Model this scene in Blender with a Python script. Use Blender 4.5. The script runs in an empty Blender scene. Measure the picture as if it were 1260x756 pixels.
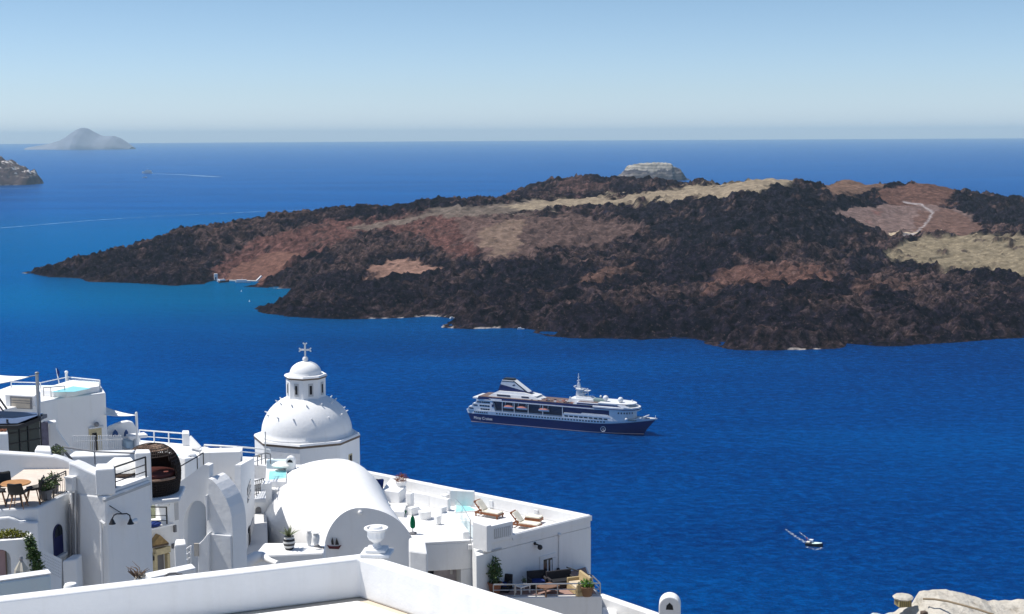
import bpy, bmesh, math, random
import numpy as np
from mathutils import Vector, Matrix
random.seed(7)
RNG = np.random.default_rng(11)
S = bpy.context.scene
COL = S.collection
rad = math.radians

# ------------------------------------------------------------------ camera (50 mm, about 220 m above the sea, looking down over the bay)
H = 220.0
FPX = 1750.0
PITCH = math.atan((378 - 167.0) / FPX)
ROLL = math.asin(7 / 1260)
cp, sp, cr, sr = math.cos(PITCH), math.sin(PITCH), math.cos(ROLL), math.sin(ROLL)
FWD = Vector((0, cp, -sp)); R0 = Vector((1, 0, 0)); U0 = Vector((0, sp, cp))
RGT = R0 * cr - U0 * sr; UPV = R0 * sr + U0 * cr
EYE = Vector((0, 0, H))
cam_d = bpy.data.cameras.new('camera'); cam = bpy.data.objects.new('camera', cam_d); COL.objects.link(cam)
cam_d.sensor_width = 36; cam_d.lens = 36 * FPX / 1260; cam_d.clip_start = 0.5; cam_d.clip_end = 300000
m3 = Matrix((RGT, UPV, -FWD)).transposed()
cam.matrix_world = Matrix.Translation(EYE) @ m3.to_4x4()
S.camera = cam

def ray(px, py): return FWD + RGT * ((px - 630) / FPX) + UPV * ((378 - py) / FPX)
def PY(px, py, Y):
    d = ray(px, py); return EYE + d * (Y / d.y)
def PZ(px, py, z):
    d = ray(px, py); return EYE + d * ((z - H) / d.z)
def PD(px, py, drop): return PZ(px, py, H - drop)

# ------------------------------------------------------------------ light
SUN_EL, SUN_AZ = rad(61), math.atan2(-0.985, 0.17)     # azimuth measured from +Y towards +X: the sun stands to the left, slightly beyond
to_sun = Vector((math.sin(SUN_AZ) * math.cos(SUN_EL), math.cos(SUN_AZ) * math.cos(SUN_EL), math.sin(SUN_EL)))
sl = bpy.data.lights.new('sun', 'SUN'); sl.energy = 5.0; sl.angle = rad(0.5); sl.color = (1.0, 0.955, 0.89)
so = bpy.data.objects.new('sun', sl); COL.objects.link(so)
so.rotation_euler = to_sun.to_track_quat('Z', 'Y').to_euler(); so.location = (0, 0, 400)
W = bpy.data.worlds.new('World'); S.world = W; W.use_nodes = True
nt = W.node_tree; nt.nodes.clear()
sky = nt.nodes.new('ShaderNodeTexSky'); sky.sky_type = 'NISHITA'; sky.sun_disc = False
sky.sun_elevation = SUN_EL; sky.sun_rotation = SUN_AZ; sky.altitude = 200; sky.air_density = 1.0; sky.dust_density = 0.3; sky.ozone_density = 1.6
bgn = nt.nodes.new('ShaderNodeBackground'); bgn.inputs[1].default_value = 0.088
won = nt.nodes.new('ShaderNodeOutputWorld')
tint = nt.nodes.new('ShaderNodeMix'); tint.data_type = 'RGBA'; tint.blend_type = 'MULTIPLY'; tint.inputs[0].default_value = 1
tcw = nt.nodes.new('ShaderNodeTexCoord'); sxw = nt.nodes.new('ShaderNodeSeparateXYZ'); nt.links.new(tcw.outputs['Generated'], sxw.inputs[0])
rmp = nt.nodes.new('ShaderNodeValToRGB'); nt.links.new(sxw.outputs[2], rmp.inputs[0]); el = rmp.color_ramp.elements; el.new(0.5); el.new(0.5)
for q_, (p_, c_) in zip(el, ((0.0, (1.04, 1.28, 1.92, 1)), (0.03, (0.92, 1.12, 1.56, 1)), (0.10, (0.78, 0.94, 1.18, 1)), (0.45, (0.95, 1.0, 1.06, 1)))): q_.position = p_; q_.color = c_
nt.links.new(rmp.outputs[0], tint.inputs[7]); nt.links.new(sky.outputs[0], tint.inputs[6]); nt.links.new(tint.outputs[2], bgn.inputs[0]); nt.links.new(bgn.outputs[0], won.inputs[0])
S.view_settings.view_transform = 'Standard'; S.view_settings.look = 'None'; S.view_settings.gamma = 1; S.view_settings.use_curve_mapping = False
S.view_settings.exposure = 0.16
S.render.engine = 'CYCLES'
S.cycles.use_denoising = True; S.cycles.denoiser = 'OPENIMAGEDENOISE'; S.cycles.denoising_input_passes = 'RGB_ALBEDO_NORMAL'; S.cycles.denoising_prefilter = 'ACCURATE'; S.cycles.max_bounces = 8; S.cycles.diffuse_bounces = 4; S.cycles.glossy_bounces = 3
S.cycles.transparent_max_bounces = 12; S.cycles.volume_bounces = 0; S.cycles.sample_clamp_direct = 2.2; S.cycles.sample_clamp_indirect = 2.0; S.cycles.use_adaptive_sampling = False; S.render.filter_size = 1.2

# ------------------------------------------------------------------ materials
class NT:
    def __init__(s, name):
        s.m = bpy.data.materials.new(name); s.m.use_nodes = True
        s.t = s.m.node_tree; s.t.nodes.clear()
        s.out = s.t.nodes.new('ShaderNodeOutputMaterial')
        s.co = s.t.nodes.new('ShaderNodeTexCoord')
    def n(s, typ, **kw):
        nd = s.t.nodes.new(typ)
        for k, v in kw.items():
            if k.startswith('i_'):
                key = k[2:]; key = int(key) if key.isdigit() else key.replace('_', ' ')
                nd.inputs[key].default_value = v
            else: setattr(nd, k, v)
        return nd
    def l(s, a, b): s.t.links.new(a, b)
    def noise(s, scale, detail=4, rough=0.6, vec=None):
        nd = s.n('ShaderNodeTexNoise'); nd.inputs['Scale'].default_value = scale
        nd.inputs['Detail'].default_value = detail; nd.inputs['Roughness'].default_value = rough
        s.l(vec if vec is not None else s.geo(), nd.inputs['Vector']); return nd.outputs['Fac']
    def geo(s):
        if not hasattr(s, '_g'): s._g = s.n('ShaderNodeNewGeometry')
        return s._g.outputs['Position']
    def scaled(s, v3):
        mp = s.n('ShaderNodeMapping'); mp.inputs['Scale'].default_value = v3; s.l(s.geo(), mp.inputs['Vector']); return mp.outputs['Vector']
    def ramp(s, fac, stops):
        r = s.n('ShaderNodeValToRGB'); e = r.color_ramp.elements
        while len(e) < len(stops): e.new(0.5)
        for i, (p, c) in enumerate(stops):
            e[i].position = p; e[i].color = (c[0], c[1], c[2], 1) if not isinstance(c, (int, float)) else (c, c, c, 1)
        s.l(fac, r.inputs[0]); return r.outputs['Color']
    def mix(s, fac, a, b, mode='MIX'):
        m = s.n('ShaderNodeMix', data_type='RGBA', blend_type=mode)
        for i, v in ((0, fac), (6, a), (7, b)):
            if hasattr(v, 'is_output'): s.l(v, m.inputs[i])
            elif i == 0: m.inputs[0].default_value = v
            else: m.inputs[i].default_value = (v[0], v[1], v[2], 1)
        return m.outputs[2]
    def bump(s, h, strength, dist, normal=None):
        b = s.n('ShaderNodeBump'); b.inputs['Strength'].default_value = strength; b.inputs['Distance'].default_value = dist
        s.l(h, b.inputs['Height'])
        if normal is not None: s.l(normal, b.inputs['Normal'])
        return b.outputs['Normal']
    def bsdf(s, color, rough=0.6, spec=0.4, metal=0, normal=None, **kw):
        p = s.n('ShaderNodeBsdfPrincipled')
        for key, v in (('Base Color', color), ('Roughness', rough), ('Metallic', metal), ('Specular IOR Level', spec)):
            if hasattr(v, 'is_output'): s.l(v, p.inputs[key])
            else: p.inputs[key].default_value = (v[0], v[1], v[2], 1) if key == 'Base Color' else v
        if normal is not None: s.l(normal, p.inputs['Normal'])
        for k, v in kw.items(): p.inputs[k.replace('_', ' ')].default_value = v
        s.l(p.outputs[0], s.out.inputs[0]); return p

def simple(name, c, rough=0.5, spec=0.4, metal=0, var=0.12, scale=3.0, bump=0.0, **kw):
    """A base colour broken up by noise in object space."""
    t = NT(name); v = t.noise(scale, 5, 0.65, vec=t.co.outputs['Object'])
    a = tuple(x * (1 - var) for x in c); b = tuple(min(1, x * (1 + var)) for x in c)
    colr = t.ramp(v, [(0.3, a), (0.7, b)])
    nm = t.bump(t.noise(scale * 6, 4, 0.6, vec=t.co.outputs['Object']), bump, 0.02) if bump else None
    t.bsdf(colr, rough, spec, metal, nm, **kw); return t.m

def plaster(name, c, stain=0.10, tint=(0.62, 0.60, 0.55)):
    t = NT(name)
    big = t.noise(0.55, 5, 0.6); fine = t.noise(6, 4, 0.7)
    streak = t.noise(1.0, 4, 0.6, vec=t.scaled((3.0, 3.0, 0.35)))
    base = t.ramp(big, [(0.3, tuple(x * 0.95 for x in c)), (0.7, c)])
    f = t.ramp(streak, [(0.52, 0.0), (0.78, stain)])
    colr = t.mix(f, base, tint)
    spots = t.ramp(t.noise(2.3, 3, 0.7), [(0.70, 0.0), (0.80, stain * 1.3)])
    colr = t.mix(spots, colr, tuple(x * 0.8 for x in tint))
    nm = t.bump(t.noise(1.6, 5, 0.62), 0.36, 0.08, t.bump(fine, 0.15, 0.015))
    t.bsdf(colr, 0.85, 0.15, 0, nm); return t.m

M = {}
M['white'] = plaster('white_plaster', (0.81, 0.81, 0.805), 0.28)
M['white_old_shade'] = plaster('weathered_shaded_plaster', (0.70, 0.715, 0.73), 0.38)  # weathering plus a blue-grey tone standing in for shade on left walls
M['blue_wall'] = plaster('pale_blue_plaster', (0.55, 0.66, 0.72), 0.2)
M['grey_wall'] = plaster('grey_plaster', (0.50, 0.50, 0.50), 0.2)
M['floor'] = plaster('pale_terrace_floor', (0.66, 0.65, 0.63), 0.2)
M['sand_floor'] = plaster('sandy_floor', (0.60, 0.52, 0.42), 0.3)
M['trim_brown'] = simple('brown_cornice_paint', (0.15, 0.11, 0.08), 0.7)
M['dark'] = simple('dark_interior', (0.012, 0.012, 0.015), 0.7)
M['glass_dark'] = simple('dark_window_glass', (0.015, 0.02, 0.028), 0.12, 0.5)
M['black_metal'] = simple('black_metal', (0.015, 0.015, 0.017), 0.45, 0.5)
M['steel'] = simple('brushed_steel', (0.45, 0.46, 0.47), 0.35, 0.5, 0.8)
M['grey_metal'] = simple('grey_painted_metal', (0.22, 0.22, 0.23), 0.45, 0.5)
M['white_paint'] = simple('white_paint', (0.78, 0.78, 0.77), 0.45)
M['wood'] = simple('reddish_wood', (0.22, 0.075, 0.025), 0.5, var=0.3, scale=8)
M['table_wood'] = simple('orange_wood', (0.42, 0.20, 0.06), 0.45, var=0.2, scale=9)
M['leg_wood'] = simple('chair_leg_wood', (0.30, 0.14, 0.06), 0.5)
M['wicker'] = simple('dark_wicker', (0.030, 0.018, 0.013), 0.7, var=0.5, scale=14)
M['wicker_light'] = simple('worn_wicker', (0.30, 0.19, 0.13), 0.7, var=0.3, scale=14)
M['black_plastic'] = simple('black_seat_shell', (0.012, 0.012, 0.013), 0.5)
M['canvas'] = simple('white_canvas', (0.80, 0.79, 0.75), 0.9, 0.1)
M['beige_cloth'] = simple('beige_cloth', (0.55, 0.47, 0.35), 0.9, 0.1)
M['parasol_cloth'] = simple('grey_beige_cloth', (0.45, 0.42, 0.36), 0.9, 0.1)
M['navy_cloth'] = simple('navy_cloth', (0.02, 0.04, 0.16), 0.85, 0.1)
M['green_cloth'] = simple('green_cloth', (0.0, 0.10, 0.045), 0.8, 0.1)
M['blue_paint'] = simple('blue_door_paint', (0.015, 0.13, 0.36), 0.45)
M['navy_paint'] = simple('navy_shutter_paint', (0.010, 0.013, 0.075), 0.4)
M['pink_door'] = simple('faded_pink_paint', (0.36, 0.24, 0.25), 0.6)
M['ochre'] = simple('ochre_plaster', (0.30, 0.20, 0.085), 0.8, var=0.35, scale=5)
M['ochre_pale'] = simple('pale_ochre_plaster', (0.52, 0.44, 0.27), 0.8, var=0.2, scale=5)
M['terracotta'] = simple('terracotta', (0.28, 0.11, 0.06), 0.8)
M['pot_grey'] = simple('grey_pot', (0.16, 0.16, 0.17), 0.7)
M['pool_blue'] = simple('pool_lining', (0.36, 0.74, 0.76), 0.6)
M['leaf'] = simple('green_leaf', (0.055, 0.10, 0.025), 0.5, var=0.5, scale=9)
M['leaf_yellow'] = simple('yellow_green_leaf', (0.20, 0.20, 0.02), 0.5, var=0.5, scale=9)
M['leaf_grey'] = simple('grey_green_leaf', (0.16, 0.19, 0.10), 0.5, var=0.4, scale=9)
M['dry_twig'] = simple('dry_twig', (0.16, 0.11, 0.08), 0.8)
M['dry_red'] = simple('dry_red_stems', (0.20, 0.06, 0.025), 0.8, var=0.4, scale=20)
M['bark'] = simple('bark', (0.10, 0.07, 0.05), 0.8)
M['cream'] = simple('cream_cushion', (0.75, 0.70, 0.58), 0.9, 0.1)
M['striped'] = None
t = NT('pool_water'); t.bsdf((0.30, 0.72, 0.74), 0.08, 0.5, 0, t.bump(t.noise(4, 3, 0.6), 0.15, 0.02)); M['pool_water'] = t.m
t = NT('clear_glass'); p = t.n('ShaderNodeBsdfGlossy', i_Roughness=0.03); tr = t.n('ShaderNodeBsdfTransparent'); tr.inputs[0].default_value = (0.93, 0.98, 0.98, 1)
fr = t.n('ShaderNodeFresnel', i_IOR=1.45); mx = t.n('ShaderNodeMixShader'); g_ = t.n('ShaderNodeMath', operation='MULTIPLY'); g_.inputs[1].default_value = 0.3; t.l(fr.outputs[0], g_.inputs[0]); t.l(g_.outputs[0], mx.inputs[0]); t.l(tr.outputs[0], mx.inputs[1]); t.l(p.outputs[0], mx.inputs[2]); t.l(mx.outputs[0], t.out.inputs[0]); M['clear_glass'] = t.m

# ------------------------------------------------------------------ object helpers
def tag(o, label=None, cat=None, group=None, kind=None):
    if label: o['label'] = label
    if cat: o['category'] = cat
    if group: o['group'] = group
    if kind: o['kind'] = kind
    return o
def thing(name, label, cat, loc=(0, 0, 0), group=None):
    o = bpy.data.objects.new(name, None); o.empty_display_size = 0.3; COL.objects.link(o); o.location = loc
    return tag(o, label, cat, group)
LOCAL_ROOTS = set()   # things whose parts are modelled around the origin and then moved or turned as a whole
def local_thing(name, label, cat, loc=(0, 0, 0), rz=0, group=None):
    o = thing(name, label, cat, loc, group); o.rotation_euler.z = rz; LOCAL_ROOTS.add(o.name); return o
class MB:
    """collects shapes in world coordinates, then links them as one mesh object"""
    def __init__(s): s.b = bmesh.new()
    def face(s, pts):
        vs = [s.b.verts.new(p) for p in pts]
        return s.b.faces.new(vs)
    def prism(s, poly, z0, z1):
        """poly: list of (x, y[, z ignored]); z1 may be a list of per-corner heights"""
        n = len(poly); zt = z1 if isinstance(z1, (list, tuple)) else [z1] * n
        lo = [s.b.verts.new((p[0], p[1], z0)) for p in poly]; hi = [s.b.verts.new((p[0], p[1], zt[i])) for i, p in enumerate(poly)]
        s.b.faces.new(hi); s.b.faces.new(lo[::-1])
        for i in range(n):
            j = (i + 1) % n; s.b.faces.new((lo[i], lo[j], hi[j], hi[i]))
        return s
    def extrude(s, outline, vec):
        a = [s.b.verts.new(p) for p in outline]; b = [s.b.verts.new(Vector(p) + Vector(vec)) for p in outline]
        n = len(a); s.b.faces.new(a[::-1]); s.b.faces.new(b)
        for i in range(n):
            j = (i + 1) % n; s.b.faces.new((a[i], a[j], b[j], b[i]))
        return s
    def box(s, c, size, rz=0, rx=0, ry=0):
        mt = Matrix.Translation(c) @ Matrix.Rotation(rz, 4, 'Z') @ Matrix.Rotation(ry, 4, 'Y') @ Matrix.Rotation(rx, 4, 'X') @ Matrix.Diagonal((*size, 1))
        bmesh.ops.create_cube(s.b, size=1, matrix=mt); return s
    def bar(s, a, b, w, h=None):
        """square bar from a to b"""
        a, b = Vector(a), Vector(b); d = b - a; q = d.to_track_quat('X', 'Z')
        mt = Matrix.Translation((a + b) / 2) @ q.to_matrix().to_4x4() @ Matrix.Diagonal((d.length, w, h or w, 1))
        bmesh.ops.create_cube(s.b, size=1, matrix=mt); return s
    def tube(s, pts, r, seg=8):
        pts = [Vector(p) for p in pts]; rings = []
        rs = r if isinstance(r, (list, tuple)) else [r] * len(pts)
        for i, p in enumerate(pts):
            d = (pts[min(i + 1, len(pts) - 1)] - pts[max(i - 1, 0)]).normalized()
            ref = Vector((0, 0, 1)) if abs(d.z) < 0.9 else Vector((1, 0, 0))
            u = d.cross(ref).normalized(); v = d.cross(u)
            rings.append([s.b.verts.new(p + (u * math.cos(2 * math.pi * k / seg) + v * math.sin(2 * math.pi * k / seg)) * rs[i]) for k in range(seg)])
        for A, B in zip(rings, rings[1:]):
            for k in range(seg):
                s.b.faces.new((A[k], A[(k + 1) % seg], B[(k + 1) % seg], B[k]))
        s.b.faces.new(rings[0][::-1]); s.b.faces.new(rings[-1]); return s
    def lathe(s, prof, c, seg=24, rot=0):
        """prof: (r, z) from bottom to top, around vertical axis at c"""
        c = Vector(c); rings = []
        for r, z in prof:
            rings.append([s.b.verts.new(c + Vector((max(r, 1e-3) * math.cos(rot + 2 * math.pi * k / seg), max(r, 1e-3) * math.sin(rot + 2 * math.pi * k / seg), z))) for k in range(seg)])
        for A, B in zip(rings, rings[1:]):
            for k in range(seg): s.b.faces.new((A[k], A[(k + 1) % seg], B[(k + 1) % seg], B[k]))
        s.b.faces.new(rings[0][::-1]); s.b.faces.new(rings[-1]); return s
    def ball(s, c, r, seg=16, sz=1):
        bmesh.ops.create_uvsphere(s.b, u_segments=seg, v_segments=max(6, seg // 2), radius=1, matrix=Matrix.Translation(c) @ Matrix.Diagonal((r, r, r * sz, 1))); return s
    def grid(s, rows, close=False):
        vs = [[s.b.verts.new(p) for p in r] for r in rows]
        for A, B in zip(vs, vs[1:]):
            for k in range(len(A) - (0 if close else 1)): s.b.faces.new((A[k], A[(k + 1) % len(A)], B[(k + 1) % len(A)], B[k]))
        return s
    def build(s, name, mat, parent=None, bevel=0, smooth=False, seg=2):
        me = bpy.data.meshes.new(name)
        bmesh.ops.recalc_face_normals(s.b, faces=s.b.faces[:])
        s.b.to_mesh(me); s.b.free()
        o = bpy.data.objects.new(name, me); COL.objects.link(o)
        me.materials.append(mat)
        # keep the origin near the object: recentre at the base of its box
        co = np.empty(len(me.vertices) * 3); me.vertices.foreach_get('co', co); co = co.reshape(-1, 3)
        base = Vector(((co[:, 0].min() + co[:, 0].max()) / 2, (co[:, 1].min() + co[:, 1].max()) / 2, co[:, 2].min()))
        me.transform(Matrix.Translation(-base)); o.location = base
        if parent is not None:
            o.parent = parent
            w = Vector((0, 0, 0)); q = parent
            while q is not None:
                if q.name in LOCAL_ROOTS: break
                w += q.location; q = q.parent
            o.location = base - w
        if smooth:
            me.polygons.foreach_set('use_smooth', [True] * len(me.polygons))
            if smooth != 'all':
                me.set_sharp_from_angle(angle=rad(40))
        if bevel:
            bv = o.modifiers.new('bevel', 'BEVEL'); bv.width = bevel; bv.segments = seg; bv.limit_method = 'ANGLE'; bv.angle_limit = rad(35)
            bv.harden_normals = False
        return o
def kids(o): return [c for c in bpy.data.objects if c.parent == o]
CHILD = {}
def dup(root, loc=None, label=None, rz=None):
    def cp_(o, par):
        c = o.copy(); COL.objects.link(c)
        if par is not None: c.parent = par; c.matrix_parent_inverse = o.matrix_parent_inverse
        for k in kids(o):
            if k is not c: cp_(k, c)
        return c
    r = cp_(root, None)
    if loc is not None: r.location = loc
    if rz is not None: r.rotation_euler.z = rz
    if label: r['label'] = label
    return r
# ------------------------------------------------------------------ numpy noise
def vnoise(x, y, seed=0):
    xi = np.floor(x).astype(np.int64); yi = np.floor(y).astype(np.int64); fx = x - xi; fy = y - yi
    def h(a, b):
        n = (a * 374761393 + b * 668265263 + seed * 144665) & 0x7fffffff
        n = ((n ^ (n >> 13)) * 1274126177) & 0x7fffffff
        return ((n ^ (n >> 16)) & 0xffff) / 65535.0
    u = fx * fx * (3 - 2 * fx); v = fy * fy * (3 - 2 * fy)
    return (h(xi, yi) * (1 - u) + h(xi + 1, yi) * u) * (1 - v) + (h(xi, yi + 1) * (1 - u) + h(xi + 1, yi + 1) * u) * v
def fbm(x, y, seed=0, oct=4, gain=0.5):
    a, s, t = 1.0, 0.0, 0.0
    for o in range(oct):
        s = s + a * vnoise(x * 2 ** o + 17.3 * o, y * 2 ** o - 9.1 * o, seed + o); t += a; a *= gain
    return s / t
def inpoly(x, y, poly):
    r = np.zeros(x.shape, bool); n = len(poly)
    for i in range(n):
        x0, y0 = poly[i]; x1, y1 = poly[(i + 1) % n]
        if y0 == y1: continue
        c = ((y0 > y) != (y1 > y)) & (x < (x1 - x0) * (y - y0) / (y1 - y0) + x0); r ^= c
    return r
def segdist(x, y, poly, closed=True):
    d = np.full(x.shape, 1e9); n = len(poly)
    for i in range(n if closed else n - 1):
        x0, y0 = poly[i]; x1, y1 = poly[(i + 1) % n]; dx, dy = x1 - x0, y1 - y0; L = dx * dx + dy * dy + 1e-9
        t = np.clip(((x - x0) * dx + (y - y0) * dy) / L, 0, 1)
        d = np.minimum(d, np.hypot(x - x0 - t * dx, y - y0 - t * dy))
    return d
def sstep(a, b, x):
    t = np.clip((x - a) / (b - a), 0, 1); return t * t * (3 - 2 * t)
def topix(x, y, z):
    rx, ry, rz = x, y, z - H
    w = rx * FWD.x + ry * FWD.y + rz * FWD.z
    return 630 + FPX * (rx * RGT.x + ry * RGT.y + rz * RGT.z) / w, 378 - FPX * (rx * UPV.x + ry * UPV.y + rz * UPV.z) / w
def mesh_from(name, X, Y, Z, keep=None, mat=None, smooth=True):
    """grid arrays -> mesh (fast)"""
    ny, nx = X.shape
    idx = np.arange(nx * ny).reshape(ny, nx)
    q = np.stack([idx[:-1, :-1], idx[:-1, 1:], idx[1:, 1:], idx[1:, :-1]], -1).reshape(-1, 4)
    if keep is not None:
        kq = (keep[:-1, :-1] | keep[:-1, 1:] | keep[1:, 1:] | keep[1:, :-1]).reshape(-1); q = q[kq]
    used = np.unique(q); remap = np.full(nx * ny, -1, np.int64); remap[used] = np.arange(len(used)); q = remap[q]
    co = np.stack([X.ravel()[used], Y.ravel()[used], Z.ravel()[used]], -1).astype(np.float32)
    me = bpy.data.meshes.new(name); me.vertices.add(len(co)); me.vertices.foreach_set('co', co.ravel())
    me.loops.add(q.size); me.loops.foreach_set('vertex_index', q.ravel().astype(np.int32))
    me.polygons.add(len(q)); me.polygons.foreach_set('loop_start', np.arange(0, q.size, 4, dtype=np.int32)); me.polygons.foreach_set('loop_total', np.full(len(q), 4, np.int32))
    me.update(); me.validate()
    if smooth: me.polygons.foreach_set('use_smooth', np.ones(len(q), bool))
    o = bpy.data.objects.new(name, me); COL.objects.link(o)
    if mat: me.materials.append(mat)
    return o, used
def set_col(o, rgb):
    at = o.data.color_attributes.new('soil', 'FLOAT_COLOR', 'POINT')
    c = np.ones((len(rgb), 4), np.float32); c[:, :3] = rgb; at.data.foreach_set('color', c.ravel())

# ------------------------------------------------------------------ the volcanic island across the bay
near_coast_px = [(30,336),(60,341),(100,343),(108,347),(150,348),(185,350),(215,352),(250,349.5),(262,345.5),(268,345),(300,346),(316,347),(322,350),(303,353),(340,355),(363,355.5),(378,359),(366,365),(340,374),(315,380),(322,385),(355,390),(420,393),(475,392),(535,389),(560,392),(552,399),(545,403),(568,404.5),(605,404.5),(640,404),(664,406),(660,410.5),(680,414.5),(716,416.5),(760,417),(790,418),(827,417),(856,417.5),(868,423),(895,430),(932,432),(988,431),(1030,429.5),(1042,427),(1041,423),(1062,425),(1099,426),(1136,424),(1192,420),(1260,416),(1330,413),(1420,408)]
coast = [tuple(PZ(x, y, 0)[:2]) for x, y in near_coast_px]
coast += [(1180, 1900), (1420, 2500), (1150, 3150), (520, 3420), (0, 3330), (-350, 3020), (-560, 2760), (-720, 2560), (-800, 2400)]
ctrl = []   # (px, py, height)
def col_(px, *pz):
    for py, z in pz: ctrl.append(tuple(PZ(px, py, z)))
col_(60, (332, 4)); col_(80, (333.5, 5), (328, 10)); col_(130, (336, 8), (317, 23)); col_(165, (340, 8), (308, 31))
col_(200, (338, 12), (316, 27), (295, 45)); col_(250, (334, 12), (310, 33), (285, 57))
col_(300, (336, 8), (315, 28), (295, 50), (278, 68)); col_(360, (345, 10), (325, 24), (305, 42), (285, 62), (268, 78))
col_(420, (381, 9), (352, 17), (322, 34), (290, 60), (263, 84)); col_(345, (378, 8)); col_(390, (370, 11))
col_(500, (377, 10), (350, 19), (320, 38), (290, 62), (266, 85), (255, 93)); col_(585, (397, 8))
col_(560, (247.5, 101), (380, 12)); col_(600, (391, 10), (360, 20), (330, 38), (300, 62), (270, 88), (248, 104))
col_(650, (246, 107)); col_(700, (398, 10), (360, 24), (330, 38), (300, 60), (270, 85), (251, 102), (243, 110))
col_(770, (404, 11), (365, 24), (330, 40), (300, 60), (270, 88), (252, 105), (242, 114))
col_(850, (402, 12), (370, 22), (340, 36), (310, 56), (280, 82), (256, 107), (238, 121))
col_(910, (415, 12), (380, 22), (300, 70), (228, 134))
col_(960, (414, 13), (380, 24), (350, 36), (320, 52), (290, 78), (260, 107), (236, 130), (224, 140))
col_(1015, (412, 13), (290, 74), (260, 96), (230, 128)); col_(1040, (225, 128)); col_(1075, (231, 124)); col_(1030, (270, 86))
col_(1100, (405, 14), (370, 24), (345, 32), (330, 38), (300, 57), (290, 63), (270, 79), (257, 93), (240, 112), (231, 122)); col_(1130, (229, 126), (280, 70), (300, 57))
col_(1165, (236, 114)); col_(1200, (402, 14), (362, 24), (338, 34), (300, 60), (286, 65), (262, 86), (242, 105)); col_(1225, (246, 100))
col_(1260, (398, 14), (360, 25), (342, 34), (303, 60), (287, 70), (266, 82), (253, 92)); col_(1330, (380, 18), (330, 42), (268, 80)); col_(1400, (350, 28), (290, 60), (268, 76))
SKYL = [(80,328,10),(130,317,23),(165,308,31),(200,295,45),(250,285,57),(300,278,68),(360,268,78),(420,263,84),(500,255,93),(560,247.5,101),(600,248,104),(960,224,140),(910,228,134),(1015,230,128),(1040,225,128),(1075,231,124),(1100,231,122),(1130,229,128),(1165,236,114),(1200,242,105),(1225,246,100),(1260,253,92),(1330,268,80)]
# far side, behind the skyline
ctrl += [(-300, 2900, 40), (-520, 2650, 25), (-100, 3050, 60), (-650, 2480, 22), (150, 3200, 50), (500, 3150, 70), (800, 3000, 60), (1100, 2800, 50)]
for px, py, z in ((668, 239, 108), (700, 221, 128), (725, 220.5, 130), (748, 222, 129), (775, 226, 124), (800, 225, 125), (825, 228, 122), (862, 231, 121)): ctrl.append(tuple(PZ(px, py, z)))
for px in (690, 740, 800, 850): ctrl.append(tuple(PY(px, 252, 2730)))
for x_, y_, z_ in SKYL:
    p = PZ(x_, y_, z_); ctrl.append((p.x * 1.05, p.y + 110, z_ * 0.90 - 3)); ctrl.append((p.x * 1.1, p.y + 260, z_ * 0.7 - 8))
C = np.array(ctrl)
def kern(r): return np.sqrt(r * r + 45.0 ** 2)
A_ = kern(np.hypot(C[:, None, 0] - C[None, :, 0], C[:, None, 1] - C[None, :, 1])) + np.eye(len(C)) * 1e-6
wts = np.linalg.solve(A_, C[:, 2] - 40)
xs = np.arange(-960, 1500, 3.0); ys = np.concatenate([np.arange(1395, 2560, 2.6), np.arange(2560, 3460, 7.0)])
X, Y = np.meshgrid(xs, ys)
X = X + RNG.uniform(-1, 1, X.shape); Y = Y + RNG.uniform(-0.9, 0.9, Y.shape)
Zb = np.full(X.shape, 40.0)
for (cx, cy, _), w in zip(ctrl, wts): Zb += w * kern(np.hypot(X - cx, Y - cy))
warp = (fbm(X / 26, Y / 26, 3) - 0.5) * 22 + (fbm(X / 8, Y / 8, 31, 2) - 0.5) * 9
dc = segdist(X, Y, coast) * np.where(inpoly(X, Y, coast), 1, -1) + warp * 0.6
land = dc > -8
Zb = np.maximum(Zb, 3.0)
px, py = topix(X, Y, Zb)
wx = (fbm(X / 60, Y / 60, 5) - 0.5) * 46 + (fbm(X / 12, Y / 12, 55, 2) - 0.5) * 14; wy = (fbm(X / 60, Y / 60, 9) - 0.5) * 20 + (fbm(X / 12, Y / 12, 59, 2) - 0.5) * 6
qx, qy = px + wx * 0.7, py + wy * 0.7
soil = np.zeros(X.shape + (3,)); rough = np.ones(X.shape)
n1 = fbm(X / 34, Y / 34, 21, 5, 0.6); n2 = fbm(X / 9, Y / 9, 23, 3); n3 = fbm(X / 130, Y / 130, 27, 3); n4 = RNG.random(X.shape)
def L(c): return np.array(c)
soil[:] = L((0.0075, 0.0062, 0.0105))
n5 = vnoise(X / 5.5, Y / 5.5, 77)
mott = sstep(0.47, 0.60, n1 * 0.6 + n3 * 0.4) * (0.15 + 0.85 * sstep(0.35, 0.75, 0.6 * n4 + 0.4 * n5))
mott = np.maximum(mott, 0.55 * sstep(0.78, 0.95, 0.5 * n4 + 0.5 * n5))
mott = mott * (0.45 + 0.75 * sstep(8, 36, Zb + 14 * (n3 - 0.5)))
soil = soil * (1 - mott[..., None] * 0.75) + L((0.082, 0.053, 0.047)) * (mott[..., None] * 0.75)
def region(poly, color, soft=6, rg=0.15, amt=1.0, var=0.35):
    global soil, rough
    d = segdist(qx, qy, poly) * np.where(inpoly(qx, qy, poly), 1, -1)
    f = sstep(-soft * 0.4, soft, d) * amt
    f = sstep(0.22, 0.78, f + (n2 * 0.6 + n5 * 0.4 - 0.5) * 0.95 * (f > 0) * (1 - 0.25 * (f > 0.97))) * amt
    f = f * (1 - 0.85 * sstep(0.58, 0.66, n2 * 0.5 + n1 * 0.5) * (rg > 0.1))
    cvar = (1 + var * (n2 - 0.5) * 2)[..., None]
    soil = soil * (1 - f[..., None]) + L(color) * cvar * f[..., None]
    rough = rough * (1 - f) + rg * f
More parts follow.
